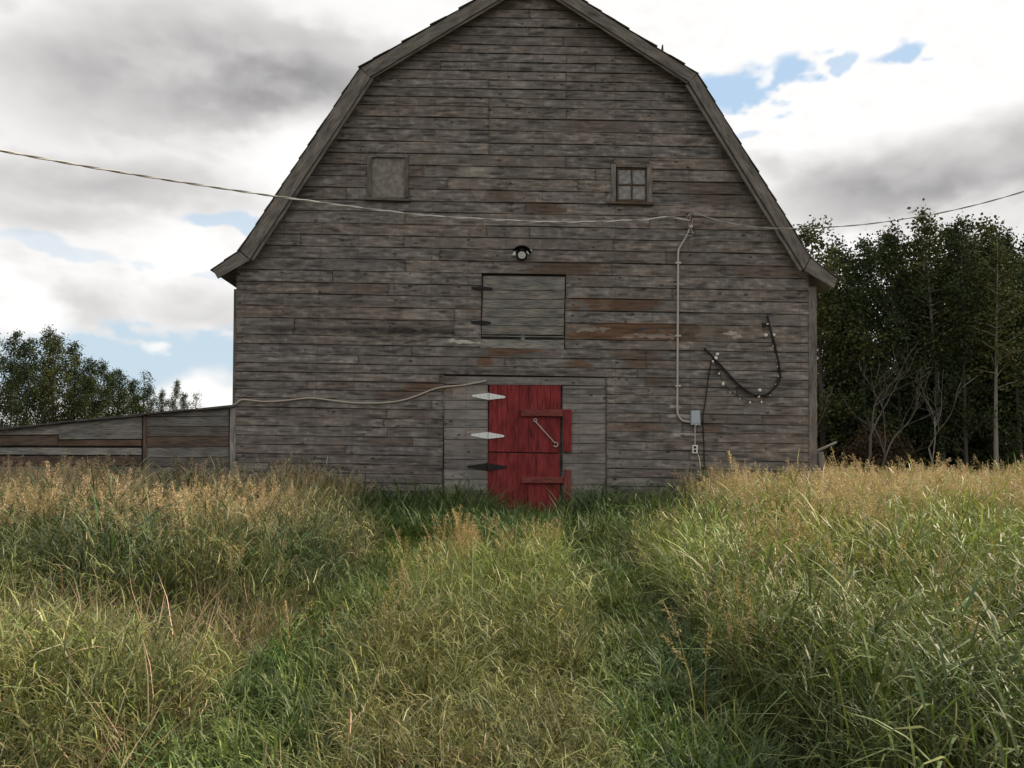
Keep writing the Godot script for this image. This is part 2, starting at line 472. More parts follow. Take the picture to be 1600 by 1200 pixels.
func lay_siding() -> void:
	# openings in photo pixels: x0, y0, x1, y1
	var holes := [[575, 247, 636, 309], [959, 259, 1015, 316], [752, 429, 883, 544], [693, 587, 947, 900]]
	var g := 0.004
	for k in LINES.size() - 1:
		var mid_px := (line_y(k, 820) + line_y(k + 1, 820)) * 0.5
		var yb := F2(820, line_y(k + 1, 820)).y
		var yt := F2(820, line_y(k, 820)).y
		var ym := (yb + yt) * 0.5
		if yb < -0.35: continue
		var xl := rake_x(-1, ym, 0.10)
		var xr := rake_x(1, ym, 0.10)
		if xr - xl < 0.1: continue
		# cuts along this course, as x in metres
		var cuts := [xl, xr]
		for j in JOINTS:
			if j[1] > line_y(k, j[0]) and j[1] < line_y(k + 1, j[0]): cuts.append(F2(j[0], j[1]).x)
		cuts.sort()
		var more := []
		for c in cuts.size() - 1:
			var run: float = cuts[c + 1] - cuts[c]
			if run > 4.4: more.append(cuts[c] + run * rng.randf_range(0.3, 0.7))
		cuts += more
		cuts.sort()
		for c in cuts.size() - 1:
			var spans := [[cuts[c], cuts[c + 1], 0.0, 0.0]]      # from, to, cut off below, cut off above (photo y or 0)
			for hl in holes:
				var hx0 := F2(hl[0], (hl[1] + minf(hl[3], 760)) / 2).x
				var hx1 := F2(hl[2], (hl[1] + minf(hl[3], 760)) / 2).x
				var next := []
				for s in spans:
					var mx := clampf((hx0 + hx1) / 2, s[0], s[1])
					var mpx: float = (hl[0] + hl[2]) / 2.0
					var lt := line_y(k, mpx)
					var lb := line_y(k + 1, mpx)
					if s[1] <= hx0 or s[0] >= hx1 or lb < hl[1] + 1.5 or lt > hl[3] - 1.5 or s[2] > 0 or s[3] > 0:
						next.append(s)
						continue
					if s[0] < hx0 - 0.03: next.append([s[0], hx0, 0.0, 0.0])
					var a := maxf(s[0], hx0)
					var b := minf(s[1], hx1)
					if lt < hl[1] - 3.0: next.append([a, b, hl[1], 0.0])
					if lb > hl[3] + 3.0: next.append([a, b, 0.0, hl[3]])
					if s[1] > hx1 + 0.03: next.append([hx1, s[1], 0.0, 0.0])
				spans = next
			for s in spans:
				var pl: float = 823.0 + (s[0] - 0.0) * 96.0
				var pr: float = 823.0 + (s[1] - 0.0) * 96.0
				var q := []
				for e in [[pl, k + 1, s[0]], [pr, k + 1, s[1]], [pr, k, s[1]], [pl, k, s[0]]]:
					var y := F2(e[0], line_y(e[1], e[0])).y
					if s[2] > 0 and e[1] == k + 1: y = F2(e[0], s[2]).y
					if s[3] > 0 and e[1] == k: y = F2(e[0], s[3]).y
					q.append(Vector2(e[2], y))
				for e in 4:
					var left: bool = e == 0 or e == 3
					var at: Vector2 = q[e]
					if left and is_equal_approx(s[0], xl): q[e] = Vector2(rake_x(-1, at.y, 0.10), at.y)
					elif not left and is_equal_approx(s[1], xr): q[e] = Vector2(rake_x(1, at.y, 0.10), at.y)
					else: q[e] = at + Vector2(g if left else -g, 0)
				siding.append({"q": q, "tone": rng.randf_range(0.88, 1.12), "warm": rng.randf_range(-0.03, 0.045), "smooth": 0.0})
	# the boarded-up wide doorway round the red door, planed boards
	var y_left := [601, 625.5, 640, 656, 668, 687, 718, 734, 749, 772, 800, 830]
	var y_right := [603, 608, 616, 630, 645, 662, 679, 693, 708, 724, 757, 800, 830]
	for i in y_left.size() - 1:
		siding.append({"q": pxrect_q(694, y_left[i], 762, y_left[i + 1]), "tone": rng.randf_range(1.25, 1.55), "warm": -0.01, "smooth": 1.0})
	for i in y_right.size() - 1:
		siding.append({"q": pxrect_q(879, y_right[i], 946, y_right[i + 1]), "tone": rng.randf_range(1.2, 1.45), "warm": -0.01, "smooth": 1.0})
	siding.append({"q": [F2(694, 600), F2(946, 603), F2(946, 590.5), F2(694, 587.5)], "tone": 1.1, "warm": -0.01, "smooth": 1.0})

func pxrect_q(x0: float, y0: float, x1: float, y1: float) -> Array:
	var p := pxrect(x0, y0, x1, y1)
	return [p[0] + Vector2(0.001, 0.002), p[1] + Vector2(-0.001, 0.002), p[2], p[3]]

# weathered wood for the gable: each board has its own grain, knots and tone, with the stains where the photograph has them
func bake_siding() -> StandardMaterial3D:
	var w := 1600
	var h := 1400
	var fine := noise_img(100, 700, 0.19, 3, 11, w, h)
	var mid := noise_img(100, 350, 0.10, 4, 12, w, h)
	var blot := noise_img(640, 1000, 0.085, 4, 13, w, h)
	var alb := PackedByteArray()
	alb.resize(w * h * 3)
	alb.fill(60)
	var hgt := PackedByteArray()
	hgt.resize(w * h)
	hgt.fill(128)
	var lut := PackedByteArray()
	lut.resize(1025)
	for i in 1025: lut[i] = int(255.0 * pow(i / 1024.0, 0.4545))
	var sx := w / SPAN_X
	var sy := h / SPAN_Y
	for b in siding:
		var q: Array = b.q
		var left := mini(int((q[0].x - X0) * sx), int((q[3].x - X0) * sx)) - 1
		var right := maxi(int((q[1].x - X0) * sx), int((q[2].x - X0) * sx)) + 2
		var oy := rng.randi() % h
		var ox := rng.randi() % w
		var tone: float = b.tone * 0.157
		var flat: float = b.smooth
		var marks := []
		var lo_y: float = (q[0].y + q[1].y) / 2
		var hi_y: float = (q[2].y + q[3].y) / 2
		for s in STAINS:
			var c := F2(s[0], s[1])
			if c.y > lo_y and c.y < hi_y and c.x > q[0].x - s[2] / 96.0 and c.x < q[1].x + s[2] / 96.0:
				marks.append([(c.x - X0) * sx, s[2] / 96.0 * sx, s[3], s[4], (Y1 - c.y) * sy])
		var knots := []
		for k in rng.randi_range(0, 2 + int((right - left) / 110.0)):
			knots.append([rng.randf_range(left, right), rng.randf_range(0.15, 0.85), rng.randf_range(0.9, 3.4)])
		if rng.randf() < 0.22:
			marks.append([rng.randf_range(left, right), rng.randf_range(20, 90), 3, rng.randf_range(0.15, 0.55), -1.0])
		if rng.randf() < 0.3:
			marks.append([rng.randf_range(left, right), rng.randf_range(20, 120), 2, rng.randf_range(0.15, 0.5), -1.0])
		if rng.randf() < 0.25:
			marks.append([rng.randf_range(left, right), rng.randf_range(10, 60), 1, rng.randf_range(0.05, 0.2), -1.0])
		for x in range(maxi(left, 0), mini(right, w)):
			var t := clampf(float(x - left) / maxf(right - left, 1), 0, 1)
			var top := int((Y1 - lerpf(q[3].y, q[2].y, t)) * sy) - 1
			var bot := int((Y1 - lerpf(q[0].y, q[1].y, t)) * sy) + 1
			var xx := (x + ox) % w
			var act := []
			for m in marks:
				if absf(x - m[0]) < m[1] * 1.25: act.append(m)
			var to_stud := fposmod(x - 20.0, 90.4)
			var nails := to_stud < 2.0 or x < left + 5 and x > left + 2 or x > right - 6 and x < right - 3
			var kn := []
			for k in knots:
				if absf(x - k[0]) < k[2] * 5.0: kn.append(k)
			for y in range(maxi(top, 0), mini(bot, h)):
				var at := ((y + oy) % h) * w + xx
				var g := fine[at] / 255.0
				var d := mid[at] / 255.0
				var bl := blot[at] / 255.0
				var v := tone * (0.62 + 0.62 * g + 0.40 * (d - 0.5) + 0.42 * (bl - 0.5))
				if flat < 0.5:
					if g < 0.30: v *= 0.62
					if bl > 0.58: v *= 1.0 + minf((bl - 0.58) * 1.8, 0.25)
					if g > 0.66: v *= 1.12
				var wm: float = b.warm + (d - 0.5) * 0.07 + 0.098
				var r := v * (1.0 + wm * 1.2)
				var gg := v
				var bb := v * (1.0 - wm * 0.9)
				if nails:
					var share := float(y - top) / maxf(bot - top, 1)
					if absf(share - 0.3) < 0.045 or absf(share - 0.74) < 0.045:
						r *= 0.42
						gg *= 0.36
						bb *= 0.32
					elif share > 0.3 and g > 0.42:
						r *= 0.86
						gg *= 0.82
						bb *= 0.80
				for k in kn:
					var ky: float = top + (bot - top) * k[1]
					var dist: float = sqrt(pow((x - k[0]) / 1.7, 2) + pow(y - ky, 2)) / k[2]
					if dist < 1.0:
						r *= 0.45
						gg *= 0.42
						bb *= 0.40
					elif dist < 2.2:
						var kk: float = 1.18 - 0.08 * dist
						r *= kk
						gg *= kk
						bb *= kk
				for m in act:
					var e: float = absf(x - m[0]) / m[1]
					var amt := clampf((1.0 - e) * 2.2 + (d - 0.5) * 3.2 + (bl - 0.5) * 2.2 + (g - 0.5) * 1.2, 0.0, 1.0) * float(m[3]) * (0.72 + 0.28 * g)
					match int(m[2]):
						0:
							r = lerpf(r, 0.128 * (0.5 + 0.9 * g), amt)
							gg = lerpf(gg, 0.066 * (0.5 + 0.9 * g), amt)
							bb = lerpf(bb, 0.036 * (0.5 + 0.9 * g), amt)
						1:
							if m[4] < 0 or absf(y - m[4]) < 4.5 + 3.0 * (bl - 0.5) * 4.0:
								r = lerpf(r, 0.50, amt)
								gg = lerpf(gg, 0.48, amt)
								bb = lerpf(bb, 0.42, amt)
						2:
							if m[4] > 0: amt *= clampf(1.6 - absf(y - m[4] + 6.0 * (bl - 0.5)) / 6.0, 0.0, 1.0)
							r *= 1.0 - 0.62 * amt
							gg *= 1.0 - 0.62 * amt
							bb *= 1.0 - 0.60 * amt
						3:
							r = lerpf(r, 0.095 * (0.6 + 0.8 * g), amt)
							gg = lerpf(gg, 0.066 * (0.6 + 0.8 * g), amt)
							bb = lerpf(bb, 0.050 * (0.6 + 0.8 * g), amt)
				var o := (y * w + x) * 3
				alb[o] = lut[clampi(int(r * 1024.0), 0, 1024)]
				alb[o + 1] = lut[clampi(int(gg * 1024.0), 0, 1024)]
				alb[o + 2] = lut[clampi(int(bb * 1024.0), 0, 1024)]
				hgt[y * w + x] = int(clampf(g * 0.8 + d * 0.2, 0, 1) * 255.0)
	var m := StandardMaterial3D.new()
	m.albedo_texture = ImageTexture.create_from_image(Image.create_from_data(w, h, false, Image.FORMAT_RGB8, alb))
	var hi := Image.create_from_data(w, h, false, Image.FORMAT_L8, hgt)
	hi.convert(Image.FORMAT_RGBA8)
	hi.bump_map_to_normal_map(3.0)
	m.normal_enabled = true
	m.normal_texture = ImageTexture.create_from_image(hi)
	m.normal_scale = 0.8
	m.roughness = 0.92
	m.metallic_specular = 0.2
	return m

func strap_hinge(parent: Node, m: Material, cx: float, cy: float, half: float, tall: float, tilt: float, z: float) -> void:
	var h := node("hinge", parent)
	var zz := z
	for s in [-1, 1]:
		var p := pxpoly([[cx + s * 1.2, cy - tall + tilt * 0], [cx + s * 1.2, cy + tall], [cx + s * half * 0.94, cy + 1.6 + s * tilt], [cx + s * half, cy + s * tilt], [cx + s * half * 0.94, cy - 1.6 + s * tilt]], z)
		part("leaf", slab(p, zz, zz + 0.007, 0.0015), m, h)
		for t in [0.25, 0.5, 0.75]:
			var c := F(cx + s * half * t, cy + s * tilt * t, zz + 0.007)
			var sc := part("screw", lathe([[0.0001, 0.004], [0.006, 0.003], [0.008, 0.0]], 8), M.steel if m != M.iron else M.iron, h)
			sc.position = c
	var a := F(cx, cy - tall - 0.5, zz + 0.006)
	var b := F(cx, cy + tall + 0.5, zz + 0.006)
	part("pin", tube(PackedVector3Array([a, b]), 0.008, 8), m, h)

func build_barn() -> void:
	var barn := thing("barn", "large weathered grey wooden barn with gambrel roof and red door", "barn", BARN_AT)
	barn.basis = barn_basis
	var OV := 0.26
	# rake outlines on the front edge of the roof
	var pk := F2(830, -51, OV)
	roof_l = [pk, F2(563, 105, OV), F2(374, 391, OV), F2(331, 421, OV)]
	roof_r = [pk, F2(1089, 114, OV), F2(1266, 402, OV), F2(1310, 436, OV)]
	lay_siding()
	M.siding = bake_siding()
	print("siding ", siding.size())
	var wall := node("gable_wall", barn)
	for b in siding:
		var lip := 0.027 + rng.randf_range(-0.004, 0.006)
		if b.smooth > 0.5: lip = 0.022 + rng.randf_range(-0.002, 0.002)
		part("board", board_mesh(b.q, lip, 0.010 + 0.014 * pow(rng.randf(), 1.5) if b.smooth < 0.5 else 0.008), M.siding, wall)
	# sheathing behind the boards
	var DEEP := -14.0
	var sh := PackedVector2Array()
	var low := -0.6
	sh.append(Vector2(rake_x(-1, 0.3, 0.1) + 0.02, low))
	sh.append(Vector2(rake_x(1, 0.3, 0.1) - 0.02, low))
	for yy in [roof_r[2].y - 0.12, roof_r[1].y - 0.12]: sh.append(Vector2(rake_x(1, yy, 0.14) - 0.02, yy))
	sh.append(Vector2(pk.x, pk.y - 0.2))
	for yy in [roof_l[1].y - 0.12, roof_l[2].y - 0.12]: sh.append(Vector2(rake_x(-1, yy, 0.14) + 0.02, yy))
	part("sheathing", slab(sh, -0.16, -0.10, 0.002), M.grey, wall)
	var back := sh.duplicate()
	part("back_wall", slab(back, DEEP, DEEP + 0.06, 0.002), M.grey, barn)
	for s in [-1, 1]:
		var x := rake_x(s, 0.8, 0.1)
		var b := MB.new()
		slab_into(b, PackedVector2Array([Vector2(x - s * 0.10, low), Vector2(x - s * 0.02, low), Vector2(x - s * 0.02, roof_l[2].y + 0.02), Vector2(x - s * 0.10, roof_l[2].y + 0.02)]), DEEP + 0.07, -0.012, 0.002)
		part("side_wall", b.done(), M.grey, barn)
	# corner boards
	part("corner_board", slab(pxpoly([[1263.5, 448], [1264.8, 775], [1277, 775], [1275.5, 448]], 0.03), 0.0, 0.036), M.trim, barn)
	part("corner_board", slab(pxpoly([[366, 452], [363.6, 640], [369, 640], [371.5, 452]], 0.0), -0.02, 0.022), M.trim_dark, barn)
	# short upright patch under the right rake
	part("patch_board", slab(pxpoly([[1123.5, 214], [1123, 247], [1139, 247], [1137, 236]], 0.03), 0.026, 0.044), M.trim_dark, barn)
	# roof: deck slabs and shingle courses, one side then the other
	var roof := node("roof", barn)
	for s in [-1, 1]:
		var pts: Array = roof_l if s < 0 else roof_r
		for k in 3:
			var a: Vector2 = pts[k]
			var c: Vector2 = pts[k + 1]
			var along := (c - a).normalized()
			var nrm := Vector2(-along.y, along.x) * (1 if s > 0 else -1)
			if nrm.y < 0: nrm = -nrm
			var th := 0.075
			var e0 := a - nrm * 0.004
			var e1 := c - nrm * 0.004
			part("deck", slab(PackedVector2Array([e0, e1, e1 - nrm * th, e0 - nrm * th]), DEEP - 0.3, OV - 0.03, 0.003), M.trim, roof)
			# courses of shingles
			var total := (c - a).length()
			var n := maxi(int(total / 0.26), 1)
			for i in n:
				var t0 := a + along * (total * i / n)
				var t1 := a + along * (total * (i + 1) / n + 0.03)
				var lift := 0.018 + rng.randf_range(-0.003, 0.010)
				var zf := OV + rng.randf_range(-0.006, 0.03)
				part("shingle_course", slab(PackedVector2Array([t0, t1 + nrm * 0.004, t1 + nrm * lift, t0 + nrm * 0.008]), DEEP - 0.3, zf, 0.003), M.shingle, roof)
	part("loose_shingle", slab(pxpoly([[1033, 80], [1036.5, 80], [1036, 71], [1034.6, 70]], 0.1), 0.06, 0.12, 0.002), M.shingle, roof)
	# fascia boards on the front edge of the roof, with a narrow trim strip set behind the lower edge
	var fas := [
		[[830, -50], [563.5, 106], [577.5, 120], [830, -31], M.trim],
		[[830, -50], [1088, 115], [1078, 128], [830, -31], M.trim],
		[[562.5, 107], [375, 391], [390, 405], [578.5, 121], M.trim],
		[[1089, 116], [1265.5, 402], [1256.5, 421], [1077, 129], M.trim],
		[[374, 392.5], [332, 421.5], [340, 435], [390, 406.5], M.trim],
		[[1266.5, 403.5], [1309, 436], [1303, 450], [1257.5, 423], M.trim],
	]
	for f in fas:
		part("fascia_board", slab(pxpoly([f[0], f[1], f[2], f[3]], OV), OV - 0.028, OV, 0.005), f[4], barn)
	var strips := [[[830, -30], [580, 117.5], [582, 122], [830, -25], M.trim], [[830, -30], [1077, 127], [1074, 131], [830, -25], M.trim], [[580, 121], [392, 405], [396, 407], [584, 123], M.trim], [[1075.5, 131], [1254, 421], [1250, 424], [1071, 133], M.trim]]
	for f in strips:
		part("trim_strip", slab(pxpoly([f[0], f[1], f[2], f[3]], OV - 0.03), OV - 0.05, OV - 0.0305, 0.003), f[4], barn)
	# ---- boarded window
	var w1 := node("window", barn)
	w1.set_meta("label", "window boarded over with a grey mottled sheet")
	var sheet := StandardMaterial3D.new()
	sheet.albedo_color = lin(0.245, 0.232, 0.21)
	var nt := NoiseTexture2D.new()
	var nn := FastNoiseLite.new()
	nn.seed = 31
	nn.frequency = 0.03
	nn.fractal_octaves = 5
	nt.noise = nn
	nt.width = 256
	nt.height = 256
	var gr := Gradient.new()
	gr.colors = PackedColorArray([lin(0.62, 0.58, 0.52), lin(0.8, 0.78, 0.75), lin(0.95, 0.94, 0.92)])
	gr.offsets = PackedFloat32Array([0.25, 0.55, 0.8])
	nt.color_ramp = gr
	sheet.albedo_texture = nt
	sheet.roughness = 0.85
	M.sheet = sheet
	part("panel", slab(pxrect(579, 247, 635, 309), -0.02, 0.012, 0.002), sheet, w1)
	part("frame", slab(pxrect(573, 245, 581, 308.5, 0.04), -0.02, 0.046), M.trim_dark, w1)
	part("frame", slab(pxrect(632.5, 246, 638, 308.5, 0.04), -0.02, 0.046), M.trim_dark, w1)
	part("frame", slab(pxrect(573, 242, 638.5, 246, 0.04), -0.02, 0.05), M.trim, w1)
	part("sill", slab(pxpoly([[569.5, 308.5], [569.5, 312.5], [641, 314.5], [641, 310.5]], 0.06), -0.02, 0.085), M.trim_dark, w1)
	# ---- four-pane window
	var w2 := node("window", barn)
	w2.set_meta("label", "small four-pane window with dusty glass and brown frame")
	var OFF := 0.04
	part("frame", slab(pxrect(955, 256.5, 962.5, 315.5, OFF), -0.02, 0.05), M.trim, w2)
	part("frame", slab(pxrect(1011, 257.5, 1019, 316.5, OFF), -0.02, 0.05), M.trim, w2)
	part("frame", slab(pxpoly([[962.8, 256.5], [962.8, 261], [1010.7, 262], [1010.7, 257.5]], OFF), -0.02, 0.048), M.trim_dark, w2)
	part("sill", slab(pxpoly([[949, 315.5], [949, 318.5], [1021, 320.5], [1021, 317]], 0.06), -0.02, 0.085), M.brown, w2)
	var sash := node("sash", w2)
	part("stile", slab(pxrect(963.5, 262, 966.5, 315), -0.03, 0.012), M.brown, sash)
	part("stile", slab(pxrect(1008, 262.5, 1010.8, 316), -0.03, 0.012), M.brown, sash)
	part("rail", slab(pxrect(966.6, 262, 1007.9, 264.5), -0.03, 0.010), M.brown, sash)
	part("rail", slab(pxrect(966.6, 311.5, 1007.9, 316), -0.03, 0.010), M.rust, sash)
	part("muntin", slab(pxrect(986, 264.7, 988.6, 311.3), -0.03, 0.008, 0.003), M.brown, sash)
	part("muntin", slab(pxrect(966.7, 287, 985.8, 289.3), -0.03, 0.007, 0.003), M.brown, sash)
	part("muntin", slab(pxrect(988.8, 287.4, 1007.8, 289.7), -0.03, 0.007, 0.003), M.brown, sash)
	var dusty := StandardMaterial3D.new()
	dusty.albedo_color = lin(0.26, 0.26, 0.26)
	dusty.albedo_texture = nt
	dusty.roughness = 0.22
	for r in [[966.6, 264.6, 986, 287], [988.6, 264.6, 1008, 287.4], [966.6, 289.3, 986, 311.5], [988.6, 289.7, 1008, 311.5]]:
		part("pane", slab(pxrect(r[0], r[1], r[2], r[3]), -0.022, -0.016, 0.001), dusty, w2)
	# ---- hay hatch
	var hatch := node("hatch_door", barn)
	hatch.set_meta("label", "square board hatch above the red door, two dark hinges")
	var hy := [431.5, 454, 468, 482, 496, 509, 523]
	for i in hy.size() - 1:
		var mm: Material = [M.grey, M.hatch_b][i % 2] if M.has("hatch_b") else M.grey
		part("plank", slab(pxpoly([[755.3 - i * 0.5, hy[i]], [755 - i * 0.5, hy[i + 1] - 0.5], [882 - i * 0.3, hy[i + 1] + 0.6], [882.5 - i * 0.3, hy[i] + 1.4]]), -0.01, 0.021, 0.003), mm, hatch)
	part("plank", slab(pxpoly([[752, 524.2], [752, 526], [881, 527.6], [881, 525.6]]), -0.01, 0.018, 0.002), M.grey, hatch)
	part("cleat", slab(pxrect(814, 524, 820, 532), -0.02, 0.008, 0.002), M.pale, hatch)
	part("bottom_board", slab(pxpoly([[750.5, 530.5], [750.5, 544], [881, 546], [881, 532]]), -0.01, 0.026), M.pale, hatch)
	strap_hinge(hatch, M.iron, 753, 450.5, 17, 3.2, 0.8, 0.034)
	strap_hinge(hatch, M.iron, 751.5, 504, 16, 3.2, 0.5, 0.034)
	# ---- the red dutch door
	var door := node("door", barn)
	door.set_meta("label", "red painted plank door in two halves with strap hinges")
	var xs := [764.5, 778, 793, 811, 827, 840, 860, 876.5]
	var reds := [M.red, M.red2, M.red, M.red3, M.red2, M.red, M.red3]
	for hlf in 2:
		var y0 := 600.5 if hlf == 0 else 707.5
		var y1 := 705.5 if hlf == 0 else 830.0
		var leaf := node("upper_leaf" if hlf == 0 else "lower_leaf", door)
		for i in xs.size() - 1:
			var l0: float = xs[i] - (y0 - 600) * 0.014
			var l1: float = xs[i] - (y1 - 600) * 0.014
			var gap := 0.22
			var z := 0.016 + rng.randf_range(-0.002, 0.002) - hlf * 0.002
			part("plank", slab(pxpoly([[l0 + gap, y0 + i * 0.3], [l1 + gap, y1 + i * 0.3], [xs[i + 1] - (y1 - 600) * 0.012 - gap, y1 + i * 0.3], [xs[i + 1] - (y0 - 600) * 0.012 - gap, y0 + i * 0.3]]), -0.012, z, 0.003), reds[(i + hlf * 3) % 7], leaf)
	part("latch_bar", slab(pxrect(814, 640, 879.5, 650.5, 0.05), 0.018, 0.065, 0.005), M.red_worn, door)
	part("latch_bar", slab(pxrect(815, 745.5, 880, 755, 0.05), 0.018, 0.065, 0.005), M.red_worn, door)
	part("latch_post", slab(pxrect(880, 640, 893, 706, 0.05), 0.028, 0.075, 0.005), M.red, door)
	part("latch_post", slab(pxrect(881, 734, 892, 800, 0.05), 0.028, 0.075, 0.005), M.red_worn, door)
	var hk := PackedVector3Array([F(836.5, 658, 0.02), F(836.5, 658, 0.05), F(838, 660, 0.055), F(866, 691.5, 0.045)])
	for i in 9:
		var a := -2.2 + i * 0.62
		hk.append(F(868.5 + cos(a) * 3.4, 694.8 + sin(a) * 3.4, 0.045))
	part("hook", tube(hk, 0.011, 6), M.steel, door)
	var eye_pts := PackedVector3Array()
	for i in 11: eye_pts.append(F(836.5 + cos(i * 0.62) * 2.6, 657 + sin(i * 0.62) * 2.6, 0.04))
	part("hook_eye", tube(eye_pts, 0.009, 6), M.steel, door)
	strap_hinge(door, M.white_metal, 763.5, 619.5, 26.5, 5.2, 1.0, 0.026)
	strap_hinge(door, M.white_metal, 762, 680.5, 26.5, 5.2, 1.0, 0.026)
	strap_hinge(door, M.iron, 761, 729.5, 32, 6.0, 0.2, 0.026)

# ================================================================ wiring and small things on the gable
func build_fittings() -> void:
	var on := func(o: Node3D) -> void: o.transform = Transform3D(barn_basis, BARN_AT)
	# flood light
	var y := thing("yard_light", "black hooded yard light with round lens fixed above the hatch", "light")
	y.transform = Transform3D(barn_basis, to_world(F(815, 398, 0.0)))
	var hood := MB.new()
	for i in 13:
		var a0 := PI * i / 12.0
		for k in 2:
			var r := 0.13 if k == 0 else 0.155
			hood.v.append(Vector3(cos(a0) * r, sin(a0) * r * 0.8 - 0.01, 0.03 if k == 0 else 0.17))
			hood.uv.append(Vector2(i, k))
	for i in 12:
		var p := i * 2
		hood.idx.append_array(PackedInt32Array([p, p + 2, p + 1, p + 1, p + 2, p + 3]))
	part("hood", hood.done(true), M.iron, y)
	var cup := part("housing", lathe([[0.03, 0.03], [0.07, 0.05], [0.078, 0.13], [0.074, 0.15], [0.062, 0.152]], 20), M.iron, y)
	cup.position = Vector3(0.0, -0.045, 0.0)
	var lens := part("lens", lathe([[0.062, 0.15], [0.058, 0.157], [0.04, 0.15], [0.038, 0.149], [0.02, 0.152], [0.0001, 0.156]], 20), M.porcelain2, y)
	lens.position = Vector3(0.0, -0.045, 0.0)
	var ring := part("bulb_socket", lathe([[0.036, 0.1505], [0.036, 0.158], [0.026, 0.158], [0.026, 0.152]], 16), M.steel, y)
	ring.position = Vector3(0.0, -0.045, 0.0)
	part("sensor", slab(PackedVector2Array([Vector2(-0.155, -0.045), Vector2(-0.10, -0.045), Vector2(-0.105, 0.025), Vector2(-0.147, 0.02)]), 0.04, 0.13, 0.006), M.porcelain, y)
	part("bracket", tube(PackedVector3Array([Vector3(0.085, 0.03, 0.1), Vector3(0.115, -0.02, 0.12)]), 0.013, 8), M.porcelain, y)
	part("bracket", tube(PackedVector3Array([Vector3(0.135, 0.055, 0.11), Vector3(0.165, 0.03, 0.12)]), 0.012, 8), M.porcelain, y)
	part("base_plate", slab(PackedVector2Array([Vector2(-0.08, -0.07), Vector2(0.08, -0.07), Vector2(0.08, 0.07), Vector2(-0.08, 0.07)]), 0.028, 0.05, 0.004), M.iron, y)
	# conduit and weather head
	var c := thing("electrical_conduit", "grey metal conduit running up the siding with bent weather head", "conduit")
	on.call(c)
	part("pipe", tube(curve(PackedVector3Array([F(1078, 357, 0.10), F(1071, 372, 0.085), F(1062, 387, 0.065), F(1059.5, 397, 0.06), F(1059.5, 420, 0.058), F(1059, 500, 0.058), F(1058.5, 600, 0.058), F(1058.3, 640, 0.058), F(1060.5, 650, 0.058), F(1067, 657.5, 0.06), F(1080, 659.5, 0.065)]), 6), 0.019, 8), M.conduit, c)
	part("weather_head", lathe([[0.0001, -0.05], [0.035, -0.045], [0.045, 0.0], [0.03, 0.04], [0.0001, 0.05]], 10), M.steel, c).transform = Transform3D(Basis(Vector3.RIGHT, 1.1), F(1079, 354, 0.11))
	for yy in [411, 525, 603]:
		part("strap", slab(pxpoly([[1055, yy - 1.6], [1055, yy + 1.6], [1064, yy + 1.6], [1064, yy - 1.6]], 0.06), 0.03, 0.084, 0.004), M.steel, c)
	for k in 7:
		var p0 := F(1079, 354, 0.14)
		var ang := [-0.9, -0.5, -0.2, 0.2, 0.6, 2.4, 3.0][k] as float
		var ln := [0.16, 0.22, 0.2, 0.19, 0.15, 0.22, 0.2][k] as float
		var p1 := p0 + Vector3(sin(ang) * ln * 0.55, cos(ang) * ln * (1.0 if k < 5 else 0.8), 0.03)
		var p2 := p0 + Vector3(sin(ang * 1.5) * ln, cos(ang) * ln * 0.75, 0.05)
		part("wire_end", tube(curve(PackedVector3Array([p0, p1, p2]), 4), 0.006, 5), M.flex if k % 2 == 0 else M.rubber, c)
	# boxes
	var bx := thing("breaker_box", "pale blue grey metal breaker box on the siding", "box")
	on.call(bx)
	part("case", slab(pxpoly([[1079.5, 641.5], [1079.5, 664], [1094, 664.5], [1093.2, 641.5]], 0.08), 0.03, 0.11, 0.006), M.box_grey, bx)
	part("lid", slab(pxpoly([[1080.3, 642.5], [1080.3, 661], [1093.2, 661.3], [1092.5, 642.5]], 0.11), 0.1105, 0.118, 0.003), M.box_grey, bx)
	part("latch", slab(pxrect(1085.5, 661.8, 1088.5, 665.5, 0.11), 0.1105, 0.122, 0.002), M.steel, bx)
	var ob := thing("outlet_box", "small white outlet box on thin pipe below the breaker box", "outlet")
	on.call(ob)
	part("pipe", tube(PackedVector3Array([F(1086, 664, 0.055), F(1085.8, 696, 0.055)]), 0.011, 8), M.conduit, ob)
	part("case", slab(pxrect(1082, 695.5, 1090, 708.5, 0.07), 0.03, 0.085, 0.005), M.porcelain, ob)
	for yy in [699, 704.5]:
		part("socket", slab(pxrect(1083.8, yy - 1.9, 1088, yy + 1.9, 0.085), 0.0852, 0.089, 0.0015), M.rubber, ob)
	# heavy black cable between insulators
	var bc := thing("black_cable", "thick black cable drooping between white insulators on the siding", "cable")
	on.call(bc)
	part("cable", tube(curve(PackedVector3Array([F(1100.5, 544, 0.05), F(1113, 557, 0.07), F(1128, 573, 0.07), F(1146, 593, 0.07), F(1163, 608, 0.07), F(1180, 617.5, 0.075), F(1196, 617, 0.075), F(1208, 608, 0.07), F(1217.5, 595, 0.07), F(1219, 582, 0.07), F(1214, 556, 0.07), F(1210, 536, 0.07), F(1203.5, 514, 0.07), F(1199, 493, 0.05)]), 6), 0.017, 7), M.rubber, bc)
	part("second_cable", tube(curve(PackedVector3Array([F(1113, 560, 0.09), F(1122, 571, 0.09), F(1139, 590, 0.09), F(1158, 608, 0.09), F(1176, 617, 0.09), F(1186, 616, 0.09)]), 6), 0.009, 6), M.rubber, bc)
